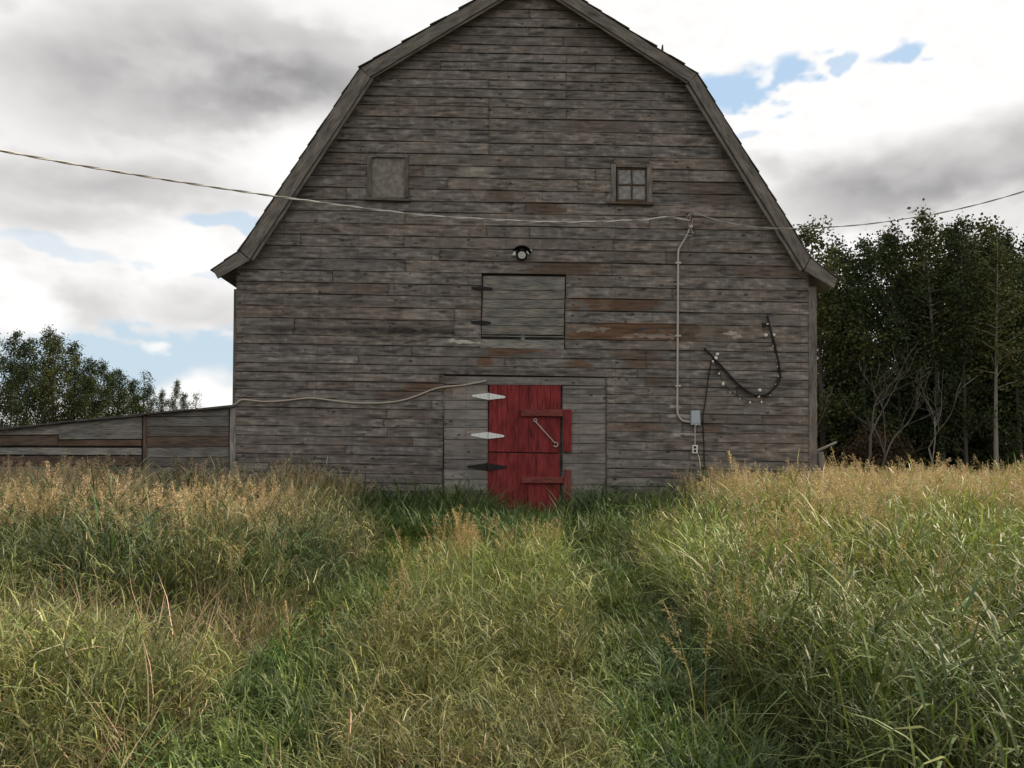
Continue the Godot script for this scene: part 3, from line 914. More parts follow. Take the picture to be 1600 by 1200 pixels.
	for p in [[1117.5, 560, 0.04], [1120, 554, 0.034], [1113, 565, 0.03], [1186, 610, 0.036], [1184.5, 620, 0.026], [1195.5, 524.5, 0.036], [1208, 524, 0.032], [1198, 507, 0.02]]:
		var kn := part("insulator", lathe([[0.0001, 0.0], [p[2] * 0.7, 0.0], [p[2] * 0.78, 0.012], [p[2] * 0.45, 0.03], [p[2] * 0.78, 0.048], [p[2] * 0.6, 0.062], [0.0001, 0.064]], 12), M.porcelain, bc)
		kn.position = F(p[0], p[1], 0.028)
	part("block", slab(pxrect(1191, 505, 1196, 511, 0.04), 0.03, 0.07, 0.004), M.iron, bc)
	var dc := thing("drop_cord", "thin black cord hanging straight down beside the breaker box", "cord")
	on.call(dc)
	part("cord", tube(curve(PackedVector3Array([F(1112, 562, 0.07), F(1108.5, 580, 0.05), F(1105, 604, 0.045), F(1101, 634, 0.045), F(1098.5, 648, 0.045), F(1098.5, 668, 0.045), F(1100, 700, 0.045), F(1100.2, 731, 0.045)]), 6), 0.010, 6), M.rubber, dc)
	part("plug", slab(pxrect(1096.5, 730, 1102, 735, 0.05), 0.03, 0.075, 0.005), M.rubber, dc)
	# string of bulbs
	var sl := thing("string_lights", "string of small white bulbs sagging under the black cable", "string lights")
	on.call(sl)
	var sp := [[1115, 567], [1123.5, 584], [1130, 600], [1141, 613], [1156, 623], [1172, 629], [1190, 628], [1203, 618], [1212, 601], [1216, 588], [1215, 573], [1214, 563], [1208, 541], [1204, 519], [1202, 512]]
	var cp := PackedVector3Array()
	for p in sp: cp.append(F(p[0], p[1] - 2.5, 0.05))
	part("cord", tube(curve(cp, 4), 0.005, 5), M.rubber, sl)
	for i in sp.size():
		var r := 0.026 if i == 2 else (0.016 if i in [1, 5, 6] else 0.010)
		var bl := part("bulb", lathe([[0.0001, -r * 1.3], [r * 0.8, -r * 0.8], [r, 0.0], [r * 0.6, r * 0.9], [r * 0.35, r * 1.5], [0.0001, r * 1.55]], 9), M.porcelain, sl)
		bl.transform = Transform3D(Basis(Vector3.RIGHT, -PI / 2 + rng.randf_range(-0.5, 0.5)), F(sp[i][0], sp[i][1], 0.055))
	# pale flex from the corner to the door head
	var wf := thing("pale_flex", "pale flex tacked loosely across the siding to the door head", "cable")
	on.call(wf)
	part("flex", tube(curve(PackedVector3Array([F(364, 634, 0.05), F(371, 629, 0.055), F(379, 624.5, 0.05), F(400, 626.5, 0.045), F(420, 627.5, 0.045), F(445, 626, 0.045), F(482, 622, 0.045), F(510, 624.5, 0.045), F(545, 629, 0.045), F(580, 630, 0.045), F(610, 628.5, 0.045), F(635, 624, 0.045), F(655, 617, 0.045), F(675, 609, 0.045), F(692, 605, 0.045), F(722, 602, 0.045), F(745, 598, 0.045), F(760, 595, 0.045)]), 5), 0.0145, 7), M.flex, wf)
	# overhead service cables
	service_cable("service_cable", "pale twisted overhead cable sagging across the barn front from the left", [[-420, 130, 7.0], [-150, 203, 8.4], [0, 235, 9.3], [200, 271, 10.3], [430, 306.5, 11.3], [640, 334, 12.1], [760, 342.5, 12.5], [880, 347, 12.85], [1000, 343.5, 13.15], [1045, 339, 13.25], [1077, 345, 13.38]])
	service_cable("service_cable", "thin grey twisted overhead cable leaving the barn above the trees", [[1077, 343, 13.40], [1088, 334, 13.35], [1110, 341, 13.2], [1160, 352, 12.95], [1225, 357, 12.7], [1330, 352.5, 12.3], [1420, 341, 11.9], [1500, 326, 11.6], [1600, 299, 11.2], [1760, 246, 10.6]])

func service_cable(called: String, label: String, p: Array) -> void:
	var o := thing(called, label, "cable")
	var pts := PackedVector3Array()
	for q in p: pts.append(W(q[0], q[1], q[2]))
	var line := curve(pts, 60)
	var thick := 0.0095 if names[called] == 1 else 0.006
	for s in 2:
		var helix := PackedVector3Array()
		var run := 0.0
		for i in line.size():
			if i > 0: run += line[i].distance_to(line[i - 1])
			var t := (line[mini(i + 1, line.size() - 1)] - line[maxi(i - 1, 0)]).normalized()
			var x := t.cross(Vector3.UP).normalized()
			var yv := x.cross(t)
			var a := run * TAU / 0.62 + s * PI
			helix.append(line[i] + (x * cos(a) + yv * sin(a)) * thick * 0.8)
		part("strand", tube(helix, thick, 5), M.wire_white if s == 0 and names[called] == 1 else M.wire_mid, o)

# ================================================================ lean-to shed on the barn's left
func build_shed() -> void:
	var o := thing("lean_to_shed", "low board lean-to with sloping roof against the barn corner", "shed", BARN_AT)
	o.basis = barn_basis
	var Z := -0.03
	var pl := func(pts: Array, m: Material, th := 0.024, z := -0.03) -> void:
		part("board", slab(pxpoly(pts, z), z - 0.01, z + th + rng.randf_range(-0.003, 0.003), 0.004), m, o)
	# bay next to the barn
	var ys := [[651.5, 650], [666, 666], [682, 682], [699, 698], [715, 714], [730, 729], [748, 747], [766, 765], [790, 789]]
	pl.call([[230, 646.5], [230, 651], [358, 650], [358, 637.5]], M.grey)
	for i in ys.size() - 1:
		pl.call([[230 - rng.randf() * 1.5, ys[i][0] + 0.6], [230, ys[i + 1][0]], [358, ys[i + 1][1]], [358 + rng.randf(), ys[i][1] + 0.6]], [M.grey, M.trim_dark, M.brown, M.grey, M.trim_dark, M.grey][i % 6])
	# bay further out
	pl.call([[-60, 673], [-60, 680], [91, 679], [222, 652], [222, 649.5], [25, 669.5]], M.pale, 0.018, -0.05)
	part("patch_panel", slab(pxpoly([[92, 664], [92, 686.5], [222, 686], [222, 651]], -0.01), -0.022, -0.002, 0.003), M.sheet_dark, o)
	pl.call([[-60, 681.5], [-60, 697], [91, 696], [91, 680.5]], M.brown)
	pl.call([[92, 688], [92, 696.5], [222, 697], [222, 687.5]], M.rust)
	pl.call([[-60, 699.5], [-60, 710], [222, 711], [222, 700]], M.pale)
	pl.call([[-60, 713], [-60, 727.5], [222, 727.5], [222, 712.5]], M.brown_red)
	pl.call([[-60, 729.5], [-60, 738], [222, 738.5], [222, 729]], M.grey)
	pl.call([[-60, 741], [-60, 757], [222, 757], [222, 741]], M.brown)
	pl.call([[-60, 760], [-60, 790], [222, 790], [222, 760]], M.grey)
	# posts
	part("post", slab(pxrect(223.5, 649, 229.3, 800, 0.0), -0.12, 0.012, 0.005), M.brown, o)
	part("post", slab(pxpoly([[359.5, 637], [358.5, 800], [368, 800], [369, 637]], 0.03), -0.05, 0.045, 0.006), M.pale, o)
	part("post", slab(pxrect(-70, 672, -62, 800, 0.0), -0.12, 0.012, 0.005), M.brown, o)
	# backing and roof
	part("backing", slab(pxpoly([[-66, 674], [-66, 800], [358, 800], [358, 639], [224, 652], [25, 671]], -0.2), -0.24, -0.2, 0.002), M.grey, o)
	var top := [[-75, 676.5], [20, 669], [115, 658.5], [222, 648], [300, 641], [363, 634.5]]
	for i in top.size() - 1:
		var a: Array = top[i]
		var b: Array = top[i + 1]
		part("roof_sheet", slab(pxpoly([[a[0], a[1] + 0.8], [b[0] + 3, b[1] + 0.8 + (1.0 if i % 2 == 0 else -0.4)], [b[0] + 3, b[1] - 2.2], [a[0], a[1] - 1.8]], 0.06), -4.0, 0.08 + rng.randf_range(-0.03, 0.03), 0.003), M.shingle, o)
	# stump of fence on the other side of the barn
	var f := thing("fence_post", "short grey fence post at the barn's right corner", "post")
	f.transform = Transform3D(barn_basis, BARN_AT)
	part("post", slab(pxpoly([[1279.5, 707], [1279, 800], [1286.5, 800], [1286.5, 706]], 0.03), -0.04, 0.045, 0.006), M.grey, f)
	var r := thing("broken_rail", "broken grey rail sticking out from the fence post", "rail")
	r.transform = Transform3D(barn_basis, BARN_AT)
	part("rail", slab(pxpoly([[1277.5, 702.5], [1278.5, 706], [1308, 692.5], [1307.5, 689.5]], 0.0), -0.04, -0.005, 0.004), M.pale, r)

# ================================================================ trees
func leaf_mat(c: Color, through: float) -> StandardMaterial3D:
	var m := StandardMaterial3D.new()
	m.albedo_color = Color.WHITE
	m.vertex_color_use_as_albedo = true
	m.albedo_color = c.linear_to_srgb()
	m.roughness = 0.75
	m.metallic_specular = 0.12
	m.cull_mode = BaseMaterial3D.CULL_DISABLED
	m.backlight_enabled = true
	m.backlight = Color(through, through, through)
	return m

func leaf_at(b: MB, p: Vector3, size: float, col: Color) -> void:
	var d := Vector3(rng.randf_range(-1, 1), rng.randf_range(-0.9, 0.5), rng.randf_range(-1, 1)).normalized()
	var s := d.cross(Vector3(rng.randf_range(-1, 1), rng.randf_range(-1, 1), rng.randf_range(-1, 1))).normalized() * size * 0.42
	var s0 := b.v.size()
	b.v.append(p); b.v.append(p + d * size * 0.5 + s); b.v.append(p + d * size); b.v.append(p + d * size * 0.5 - s)
	for k in 4:
		b.uv.append(Vector2.ZERO)
		b.c.append(col)
	b.idx.append_array(PackedInt32Array([s0, s0 + 1, s0 + 2, s0, s0 + 2, s0 + 3]))

# kind: height, crown start (share), crown radius, leaves per cluster, lean
func grow_tree(h: float, start: float, radius: float, per: int, bark: Material, leaf: Material, sparse := 1.0) -> Array:
	var tb := MB.new()
	var cb := MB.new()
	var pts := PackedVector3Array()
	var rad := PackedFloat32Array()
	var sway := Vector3(rng.randf_range(-0.3, 0.3), 0, rng.randf_range(-0.3, 0.3))
	var ph := rng.randf() * TAU
	for i in 11:
		var t := i / 10.0
		pts.append(Vector3(0, h * t - 0.15, 0) + sway * t * t + Vector3(sin(t * 4 + ph), 0, cos(t * 3 + ph)) * 0.08 * t)
		rad.append(lerpf(0.011 * h + 0.012, 0.008, pow(t, 0.8)))
	tube_into(tb, pts, rad, 7)
	var nb := int(34 * sparse) + 8
	for i in nb:
		var t := lerpf(start, 0.985, pow((i + rng.randf()) / nb, 0.85))
		var at := pts[int(t * 10)].lerp(pts[mini(int(t * 10) + 1, 10)], t * 10 - int(t * 10))
		var rel := (t - start) / (1.0 - start)
		var reach := (radius * (0.45 + 0.55 * sin(PI * clampf(0.2 + rel * 0.7, 0, 1))) * pow(1.0 - rel, 0.5) * 1.15 + 0.12) * rng.randf_range(0.6, 1.2)
		var az := rng.randf() * TAU
		var out := Vector3(cos(az), 0, sin(az))
		var rise := rng.randf_range(0.25, 0.95)
		var bp := PackedVector3Array()
		var br := PackedFloat32Array()
		for k in 5:
			var u := k / 4.0
			bp.append(at + out * reach * u + Vector3(0, reach * rise * u * (1.0 - 0.25 * u), 0) + Vector3(rng.randf_range(-1, 1), rng.randf_range(-1, 1), rng.randf_range(-1, 1)) * 0.06 * u)
			br.append(lerpf(0.004 * h * (1.1 - t) + 0.006, 0.004, u))
		tube_into(tb, bp, br, 4)
		var nc := 5 + int(reach * 5)
		for k in nc:
			var u := pow(rng.randf_range(0.12, 1.0), 0.8)
			var q := bp[int(u * 3.999)].lerp(bp[int(u * 3.999) + 1], u * 4 - int(u * 3.999))
			q += Vector3(rng.randf_range(-1, 1), rng.randf_range(-0.8, 0.9), rng.randf_range(-1, 1)) * (0.08 + 0.15 * reach)
			var tint := rng.randf_range(0.7, 1.3)
			var yel := rng.randf_range(0.0, 0.25)
			var spread := minf(rng.randf_range(0.09, 0.22), 0.08 + reach * 0.15)
			for l in per:
				var p := q + Vector3(rng.randfn(), rng.randfn(), rng.randfn()) * spread
				var v := tint * rng.randf_range(0.8, 1.2)
				leaf_at(cb, p, rng.randf_range(0.05, 0.12), Color(v * (1.0 + yel), v, v * (1.0 - yel * 0.5)))
	return [tb.done(true), bark, cb.done(), leaf]

func plant_tree(called: String, label: String, group: String, kit: Array, at: Vector3, s: float, turn: float, wide := 1.0, category := "tree") -> void:
	var o := thing(called, label, category, at, group)
	o.rotation.y = turn
	o.scale = Vector3(s * wide, s, s * wide)
	part("trunk", kit[0], kit[1], o)
	part("crown", kit[2], kit[3], o)

func branch_out(b: MB, at: Vector3, dir: Vector3, len: float, r: float, depth: int) -> void:
	var pts := PackedVector3Array([at])
	var rr := PackedFloat32Array([r])
	var p := at
	var d := dir
	for i in 4:
		d = (d + Vector3(rng.randf_range(-1, 1), rng.randf_range(-0.35, 0.75), rng.randf_range(-1, 1)) * 0.22).normalized()
		p += d * len / 4
		pts.append(p)
		rr.append(maxf(lerpf(r, r * 0.5, (i + 1) / 4.0), 0.0045))
	tube_into(b, pts, rr, 5 if depth > 1 else 4)
	if depth <= 0: return
	var n := rng.randi_range(2, 4)
	for i in n:
		var k := rng.randi_range(2, 4) if i > 0 else 4
		var side := Vector3(rng.randf_range(-1, 1), rng.randf_range(-0.1, 0.8), rng.randf_range(-1, 1) * 0.8).normalized()
		branch_out(b, pts[k], (d + side * rng.randf_range(0.5, 1.0)).normalized(), len * rng.randf_range(0.58, 0.85), rr[k] * 0.78, depth - 1)

func build_trees() -> void:
	rng.seed = 77
	var bark := plain(Color(0.085, 0.078, 0.068), 0.9)
	var bark_pale := plain(Color(0.22, 0.205, 0.18), 0.85)
	var dk := leaf_mat(Color(0.050, 0.070, 0.032), 0.4)
	var ol := leaf_mat(Color(0.080, 0.094, 0.036), 0.45)
	var br := leaf_mat(Color(0.075, 0.055, 0.035), 0.3)
	var kits := []
	for i in 4: kits.append(grow_tree(8.0, [0.08, 0.16, 0.10, 0.2][i], [1.5, 1.35, 1.25, 1.6][i], 24, bark, dk))
	kits.append(grow_tree(8.0, 0.12, 1.5, 20, bark, ol))
	var thin := grow_tree(8.0, 0.45, 0.95, 12, bark_pale, ol, 0.8)
	var airy := grow_tree(8.0, 0.15, 0.8, 8, bark, ol, 0.6)
	var bush := grow_tree(2.6, 0.04, 1.4, 26, bark, dk, 0.8)
	var bush_br := grow_tree(2.4, 0.04, 1.2, 9, bark, br, 0.7)
	var stand := func(px: float, top: float, depth: float, kit: Array, called: String, label: String, group: String, wide := 1.0) -> void:
		var g := W(px, 725, depth)
		var y := land(g.x, g.z) - 0.1
		var t := W(px, top, depth)
		plant_tree(called, label, group, kit, Vector3(g.x, y, g.z), (t.y - y) / 8.1, rng.randf() * TAU, wide)
	# ---- wood beyond the barn's right side: photo x, photo y of the top, depth
	var LR := "tall dark leafy aspen in the front row of the wood beyond the fence post"
	var GR := "aspens in the wood beyond the fence post"
	var wood := [[1288, 352, 25.0, 4], [1318, 385, 27.0, 0], [1352, 378, 24.5, 2], [1385, 372, 28.0, 1], [1408, 362, 25.0, 0], [1445, 372, 27.5, 3], [1492, 362, 26.0, 2], [1510, 345, 24.0, 1], [1525, 372, 27.0, 0], [1542, 350, 25.5, 4], [1582, 380, 25.0, 1], [1428, 392, 26.0, 2], [1334, 402, 26.0, 1], [1566, 372, 27.0, 0], [1596, 366, 24.0, 2], [1640, 360, 25.0, 1], [1690, 350, 26.0, 3],
		[1262, 430, 30.0, 2], [1300, 430, 32.0, 3], [1335, 450, 31.0, 0], [1370, 470, 33.0, 1], [1430, 455, 31.0, 2], [1462, 420, 33.0, 3], [1498, 405, 31.0, 0], [1530, 410, 33.0, 2], [1570, 405, 31.5, 1], [1605, 410, 33.0, 0], [1650, 400, 32.0, 3], [1240, 450, 34.0, 1], [1480, 395, 29.0, 0], [1545, 390, 29.0, 2], [1620, 392, 29.0, 4]]
	for k in wood.size():
		var t: Array = wood[k]
		if t[2] >= 29.0: stand.call(t[0], t[1], t[2], kits[t[3]], "aspen_tree", "shorter aspen half hidden behind the front row of the wood", "aspens in the back row of the wood", rng.randf_range(0.85, 1.1))
		elif t[3] == 4: stand.call(t[0], t[1] - 14, t[2], kits[t[3]], "aspen_tree", "olive green aspen in the wood rising beside the barn's right eave" if k == 0 else "olive green aspen in the wood next to the slender pale-trunked one", "", 1.08)
		else: stand.call(t[0], t[1] - 16, t[2], kits[t[3]], "aspen_tree", LR, GR, rng.randf_range(0.68, 0.95))
	stand.call(1474, 324, 25.0, thin, "aspen_tree", "tallest thin-topped aspen rising above the wood by the overhead cable", "", 1.1)
	stand.call(1556, 372, 23.0, thin, "aspen_tree", "slender aspen with a long pale bare trunk at the wood edge", "", 0.9)
	for x in [1272, 1290, 1310, 1330, 1352, 1374, 1395, 1415, 1435, 1455, 1475, 1497, 1520, 1540, 1560, 1580, 1602, 1630, 1665, 1700]:
		var g := W(x, 725, rng.randf_range(25.5, 29.5))
		plant_tree("bush", "low dark bush under the aspens beyond the barn's right side", "bushes under the aspens", bush, Vector3(g.x, land(g.x, g.z) - 0.1, g.z), rng.randf_range(1.0, 1.7), rng.randf() * TAU, 1.0, "bush")
	for x in [1345, 1390]:
		var g := W(x, 725, 23.6)
		plant_tree("bush", "reddish brown twiggy bush beside the bare tree", "reddish bushes beside the bare tree", bush_br, Vector3(g.x, land(g.x, g.z) - 0.1, g.z), 0.85, rng.randf() * TAU, 1.0, "bush")
	# ---- bare dead tree
	var g0 := W(1322, 725, 21.0)
	var dead := thing("bare_tree", "bare leafless grey tree with tangled branches beside the barn", "tree", Vector3(g0.x, land(g0.x, g0.z) - 0.1, g0.z))
	var db := MB.new()
	branch_out(db, Vector3(-0.25, 0, 0), Vector3(-0.12, 1, 0.1).normalized(), 1.5, 0.055, 4)
	branch_out(db, Vector3(0.1, 0, 0.1), Vector3(0.25, 1, 0).normalized(), 1.9, 0.06, 4)
	branch_out(db, Vector3(0.2, 0, -0.1), Vector3(0.5, 1, 0.1).normalized(), 1.5, 0.045, 3)
	part("trunk", db.done(true), plain(Color(0.11, 0.10, 0.086), 0.9), dead)
	for q in [[1462, 1.6, 22.8]]:
		var gg := W(q[0], 725, q[2])
		var dd := thing("bare_sapling", "thin pale leafless sapling standing before the dark wood", "tree", Vector3(gg.x, land(gg.x, gg.z) - 0.1, gg.z))
		var sb := MB.new()
		branch_out(sb, Vector3.ZERO, Vector3(0.05, 1, 0).normalized(), q[1], 0.04, 3)
		part("trunk", sb.done(true), bark_pale, dd)
	# ---- trees beyond the lean-to
	var LL := "dark leafy aspen standing behind the lean-to"
	var GL := "aspens behind the lean-to"
	var far := [[-25, 508, 36.0, 0], [12, 512, 38.0, 2], [36, 522, 35.0, 1], [62, 508, 37.0, 0], [80, 520, 36.0, 4], [112, 530, 38.0, 2], [130, 555, 36.0, 1], [150, 560, 37.0, 0], [172, 575, 38.5, 3], [-60, 515, 38.0, 1], [20, 560, 40.0, 3], [60, 565, 41.0, 0], [100, 570, 40.0, 1], [140, 590, 41.0, 2], [190, 600, 40.0, 4], [178, 572, 39.0, 2], [200, 588, 40.0, 1], [228, 598, 41.0, 0], [286, 612, 44.0, 2]]
	for t in far: stand.call(t[0], t[1], t[2], kits[t[3]], "aspen_tree", LL, GL, rng.randf_range(0.8, 1.1))
	stand.call(222, 575, 42.0, airy, "aspen_tree", "wispy sparse aspen between the leafy trees behind the lean-to", "", 1.3)
	stand.call(268, 590, 43.0, kits[2], "aspen_tree", "small pointed aspen near the barn end of the lean-to", "", 0.62)
	stand.call(248, 606, 44.0, kits[0], "aspen_tree", "short bushy aspen beside the small pointed one behind the lean-to", "", 0.7)
	stand.call(300, 610, 45.0, airy, "aspen_tree", "thin yellowish sapling last in line toward the barn corner", "", 1.4)
	stand.call(208, 612, 42.0, kits[4], "aspen_tree", "low olive aspen before the wispy tree behind the lean-to", "", 0.9)

# ================================================================ grass
func blade(b: MB, base: Vector3, az: float, tilt: float, bend: float, len: float, wid: float, segs: int, col: Color) -> void:
	var out := Vector3(cos(az), 0, sin(az))
	var side := Vector3(-sin(az), 0, cos(az)).rotated(Vector3.UP, rng.randf_range(-0.7, 0.7))
	var p := base
	var a := tilt
	var s0 := b.v.size()
	for i in segs + 1:
		var t := float(i) / segs
		var w := wid * (0.7 + 0.3 * sin(PI * minf(t * 1.6, 1.0))) * (1.0 if t < 0.5 else 1.0 - pow((t - 0.5) * 2.0, 1.5))
		if i == segs:
			b.v.append(p)
			b.uv.append(Vector2.ZERO)
			b.c.append(col)
		else:
			b.v.append(p - side * w * 0.5)
			b.v.append(p + side * w * 0.5)
			b.uv.append(Vector2.ZERO)
			b.uv.append(Vector2.ZERO)
			b.c.append(col)
			b.c.append(col)
		a += bend / segs
		p += (out * sin(a) + Vector3(0, cos(a), 0)) * len / segs
	for i in segs - 1:
		var k := s0 + i * 2
		b.idx.append_array(PackedInt32Array([k, k + 1, k + 2, k + 1, k + 3, k + 2]))
	var k2 := s0 + (segs - 1) * 2
	b.idx.append_array(PackedInt32Array([k2, k2 + 1, k2 + 2]))

class Tuft:
	var v := PackedVector3Array()
	var c := PackedColorArray()

# a growing mesh of blades: seven points and five faces each
class Sward:
	var v := PackedVector3Array()
	var c := PackedColorArray()
	func add(t: Tuft, xf: Transform3D, tint: Color) -> void:
		v.append_array(xf * t.v)
		for k in t.c: c.append(k * tint)
	func done() -> ArrayMesh:
		var idx := PackedInt32Array()
		var n := v.size() / 7
		idx.resize(n * 15)
		var o := 0
		for i in n:
			var p := i * 7
			for k in [0, 1, 2, 1, 3, 2, 2, 3, 4, 3, 5, 4, 4, 5, 6]:
				idx[o] = p + k
				o += 1
		var a := []
		a.resize(Mesh.ARRAY_MAX)
		a[Mesh.ARRAY_VERTEX] = v
		a[Mesh.ARRAY_COLOR] = c
		a[Mesh.ARRAY_INDEX] = idx
		var m := ArrayMesh.new()
		m.add_surface_from_arrays(Mesh.PRIMITIVE_TRIANGLES, a)
		return m

func tuft(n: int, spread: float, tilt: float, bend: float, wid: float) -> Tuft:
	var b := MB.new()
	for i in n:
		var r := sqrt(rng.randf()) * spread
		var a := rng.randf() * TAU
		var v := 0.42 + 1.15 * pow(rng.randf(), 1.25)
		var y := rng.randf_range(-0.14, 0.16)
		var col := Color(v * (1.0 + y), v, v * (1.0 - y))
		if rng.randf() < 0.08: col = Color(v * 1.9, v * 1.55, v * 1.9)
		blade(b, Vector3(cos(a) * r, -0.03, sin(a) * r), a + rng.randf_range(-1.3, 1.3), rng.randf() * tilt, bend * (0.25 + 1.1 * pow(rng.randf(), 1.5)), rng.randf_range(0.5, 1.12), wid * rng.randf_range(0.6, 1.35), 3, col)
	var t := Tuft.new()
	t.v = b.v
	t.c = b.c
	return t

# stems with short arching leaves set along them
func leafy(stems: int, leaves: int) -> Tuft:
	var b := MB.new()
	for i in stems:
		var r := sqrt(rng.randf()) * 0.11
		var a := rng.randf() * TAU
		var base := Vector3(cos(a) * r, -0.03, sin(a) * r)
		var v := 0.45 + 1.0 * pow(rng.randf(), 1.2)
		var y := rng.randf_range(-0.14, 0.16)
		var col := Color(v * (1.0 + y), v, v * (1.0 - y))
		if rng.randf() < 0.08: col = Color(v * 1.9, v * 1.55, v * 1.9)
		var tilt := rng.randf() * 0.22
		var bend := rng.randf_range(0.1, 0.7)
		var len := rng.randf_range(0.62, 1.0)
		blade(b, base, a, tilt, bend, len, 0.007, 3, col * 0.9)
		var out := Vector3(cos(a), 0, sin(a))
		for k in leaves:
			var t := lerpf(0.25, 0.96, (k + rng.randf()) / leaves)
			var ang := tilt + bend * t * 0.5
			var p := base + (out * sin(ang) + Vector3(0, cos(ang), 0)) * len * t
			var lv := rng.randf_range(0.7, 1.35)
			blade(b, p, rng.randf() * TAU, rng.randf_range(0.15, 0.75), rng.randf_range(0.6, 2.1), rng.randf_range(0.18, 0.42), rng.randf_range(0.009, 0.0165), 3, Color(col.r * lv, col.g * lv, col.b * lv))
	var tf := Tuft.new()
	tf.v = b.v
	tf.c = b.c
	return tf

func plume(n: int) -> ArrayMesh:
	var b := MB.new()
	for i in n:
		var r := rng.randf() * 0.10
		var a := rng.randf() * TAU
		var base := Vector3(cos(a) * r, -0.03, sin(a) * r)
		var az := rng.randf() * TAU
		var out := Vector3(cos(az), 0, sin(az))
		var h := rng.randf_range(0.74, 1.08)
		var stem := Color(0.75, 0.72, 0.6)
		var lean := rng.randf_range(0.04, 0.34)
		var pts := PackedVector3Array()
		for k in 9:
			var t := k / 8.0
			pts.append(base + Vector3(0, h * t * (1.0 - 0.12 * t * lean), 0) + out * lean * pow(t, 2.6) * h)
		for k in 4:
			var s0 := b.v.size()
			var side := Vector3(-out.z, 0, out.x) * 0.0024
			for q in [pts[k * 2] - side, pts[k * 2] + side, pts[k * 2 + 2] + side, pts[k * 2 + 2] - side]:
				b.v.append(q)
				b.uv.append(Vector2.ZERO)
				b.c.append(stem)
			b.idx.append_array(PackedInt32Array([s0, s0 + 1, s0 + 2, s0, s0 + 2, s0 + 3]))
		# head of spikelets
		var v := rng.randf_range(0.75, 1.25)
		var fat := rng.randf_range(0.022, 0.06)
		var low := rng.randf_range(0.70, 0.80)
		for k in 64:
			var t := lerpf(low, 1.0, rng.randf())
			var q := pts[int(t * 7.999)].lerp(pts[int(t * 7.999) + 1], t * 8 - int(t * 7.999))
			var rr := fat * pow(sin(PI * clampf((t - low) / (1.01 - low) * 0.85 + 0.12, 0.05, 1.0)), 0.8) + 0.003
			var aa := rng.randf() * TAU
			var dir := Vector3(cos(aa), rng.randf_range(-0.2, 0.5), sin(aa))
			q += dir * rr * rng.randf_range(0.1, 1.0)
			var tip := q + (dir * 0.5 + Vector3(0, rng.randf_range(-0.4, 0.9), 0) + out * 0.7).normalized() * rng.randf_range(0.012, 0.024)
			var sd := Vector3(rng.randf_range(-1, 1), rng.randf_range(-1, 1), rng.randf_range(-1, 1)).normalized() * 0.004
			var vv := v * rng.randf_range(0.65, 1.3)
			var s0 := b.v.size()
			for p in [q - sd, q + sd, tip + sd * 0.5, tip - sd * 0.5]:
				b.v.append(p)
				b.uv.append(Vector2.ZERO)
				b.c.append(Color(vv, vv * 0.96, vv * 0.9))
			b.idx.append_array(PackedInt32Array([s0, s0 + 1, s0 + 2, s0, s0 + 2, s0 + 3]))
		for k in 2:
			blade(b, pts[2 + k], rng.randf() * TAU, 0.3, 1.2, 0.32, 0.009, 3, Color(0.5, 0.62, 0.33))
	return b.done()

class Patch:
	var xf: Array[Transform3D] = []
	var col: PackedColorArray = PackedColorArray()

func inside_buildings(x: float, z: float) -> bool:
	var p := barn_basis.inverse() * (Vector3(x, 0, z) - BARN_AT)
	if p.x > -4.85 and p.x < 4.85 and p.z < 0.06 and p.z > -14.4: return true
	return p.x <= -4.75 and p.x > -9.4 and p.z < 0.10 and p.z > -4.3

func grass_mat(through: Color) -> StandardMaterial3D:
	var gm := StandardMaterial3D.new()
	gm.vertex_color_use_as_albedo = true
	gm.roughness = 0.5
	gm.metallic_specular = 0.38
	gm.cull_mode = BaseMaterial3D.CULL_DISABLED
	gm.backlight_enabled = true
	gm.backlight = through
	return gm

func placed(x: float, z: float, s: float, wide: float, lean: Vector2) -> Transform3D:
	var b := Basis(Vector3.UP, rng.randf() * TAU).scaled(Vector3(s * wide, s, s * wide))
	var ax := Vector3(lean.y, 0, -lean.x)
	if ax.length() > 0.001: b = Basis(ax.normalized(), ax.length()) * b
	return Transform3D(b, Vector3(x, land(x, z), z))

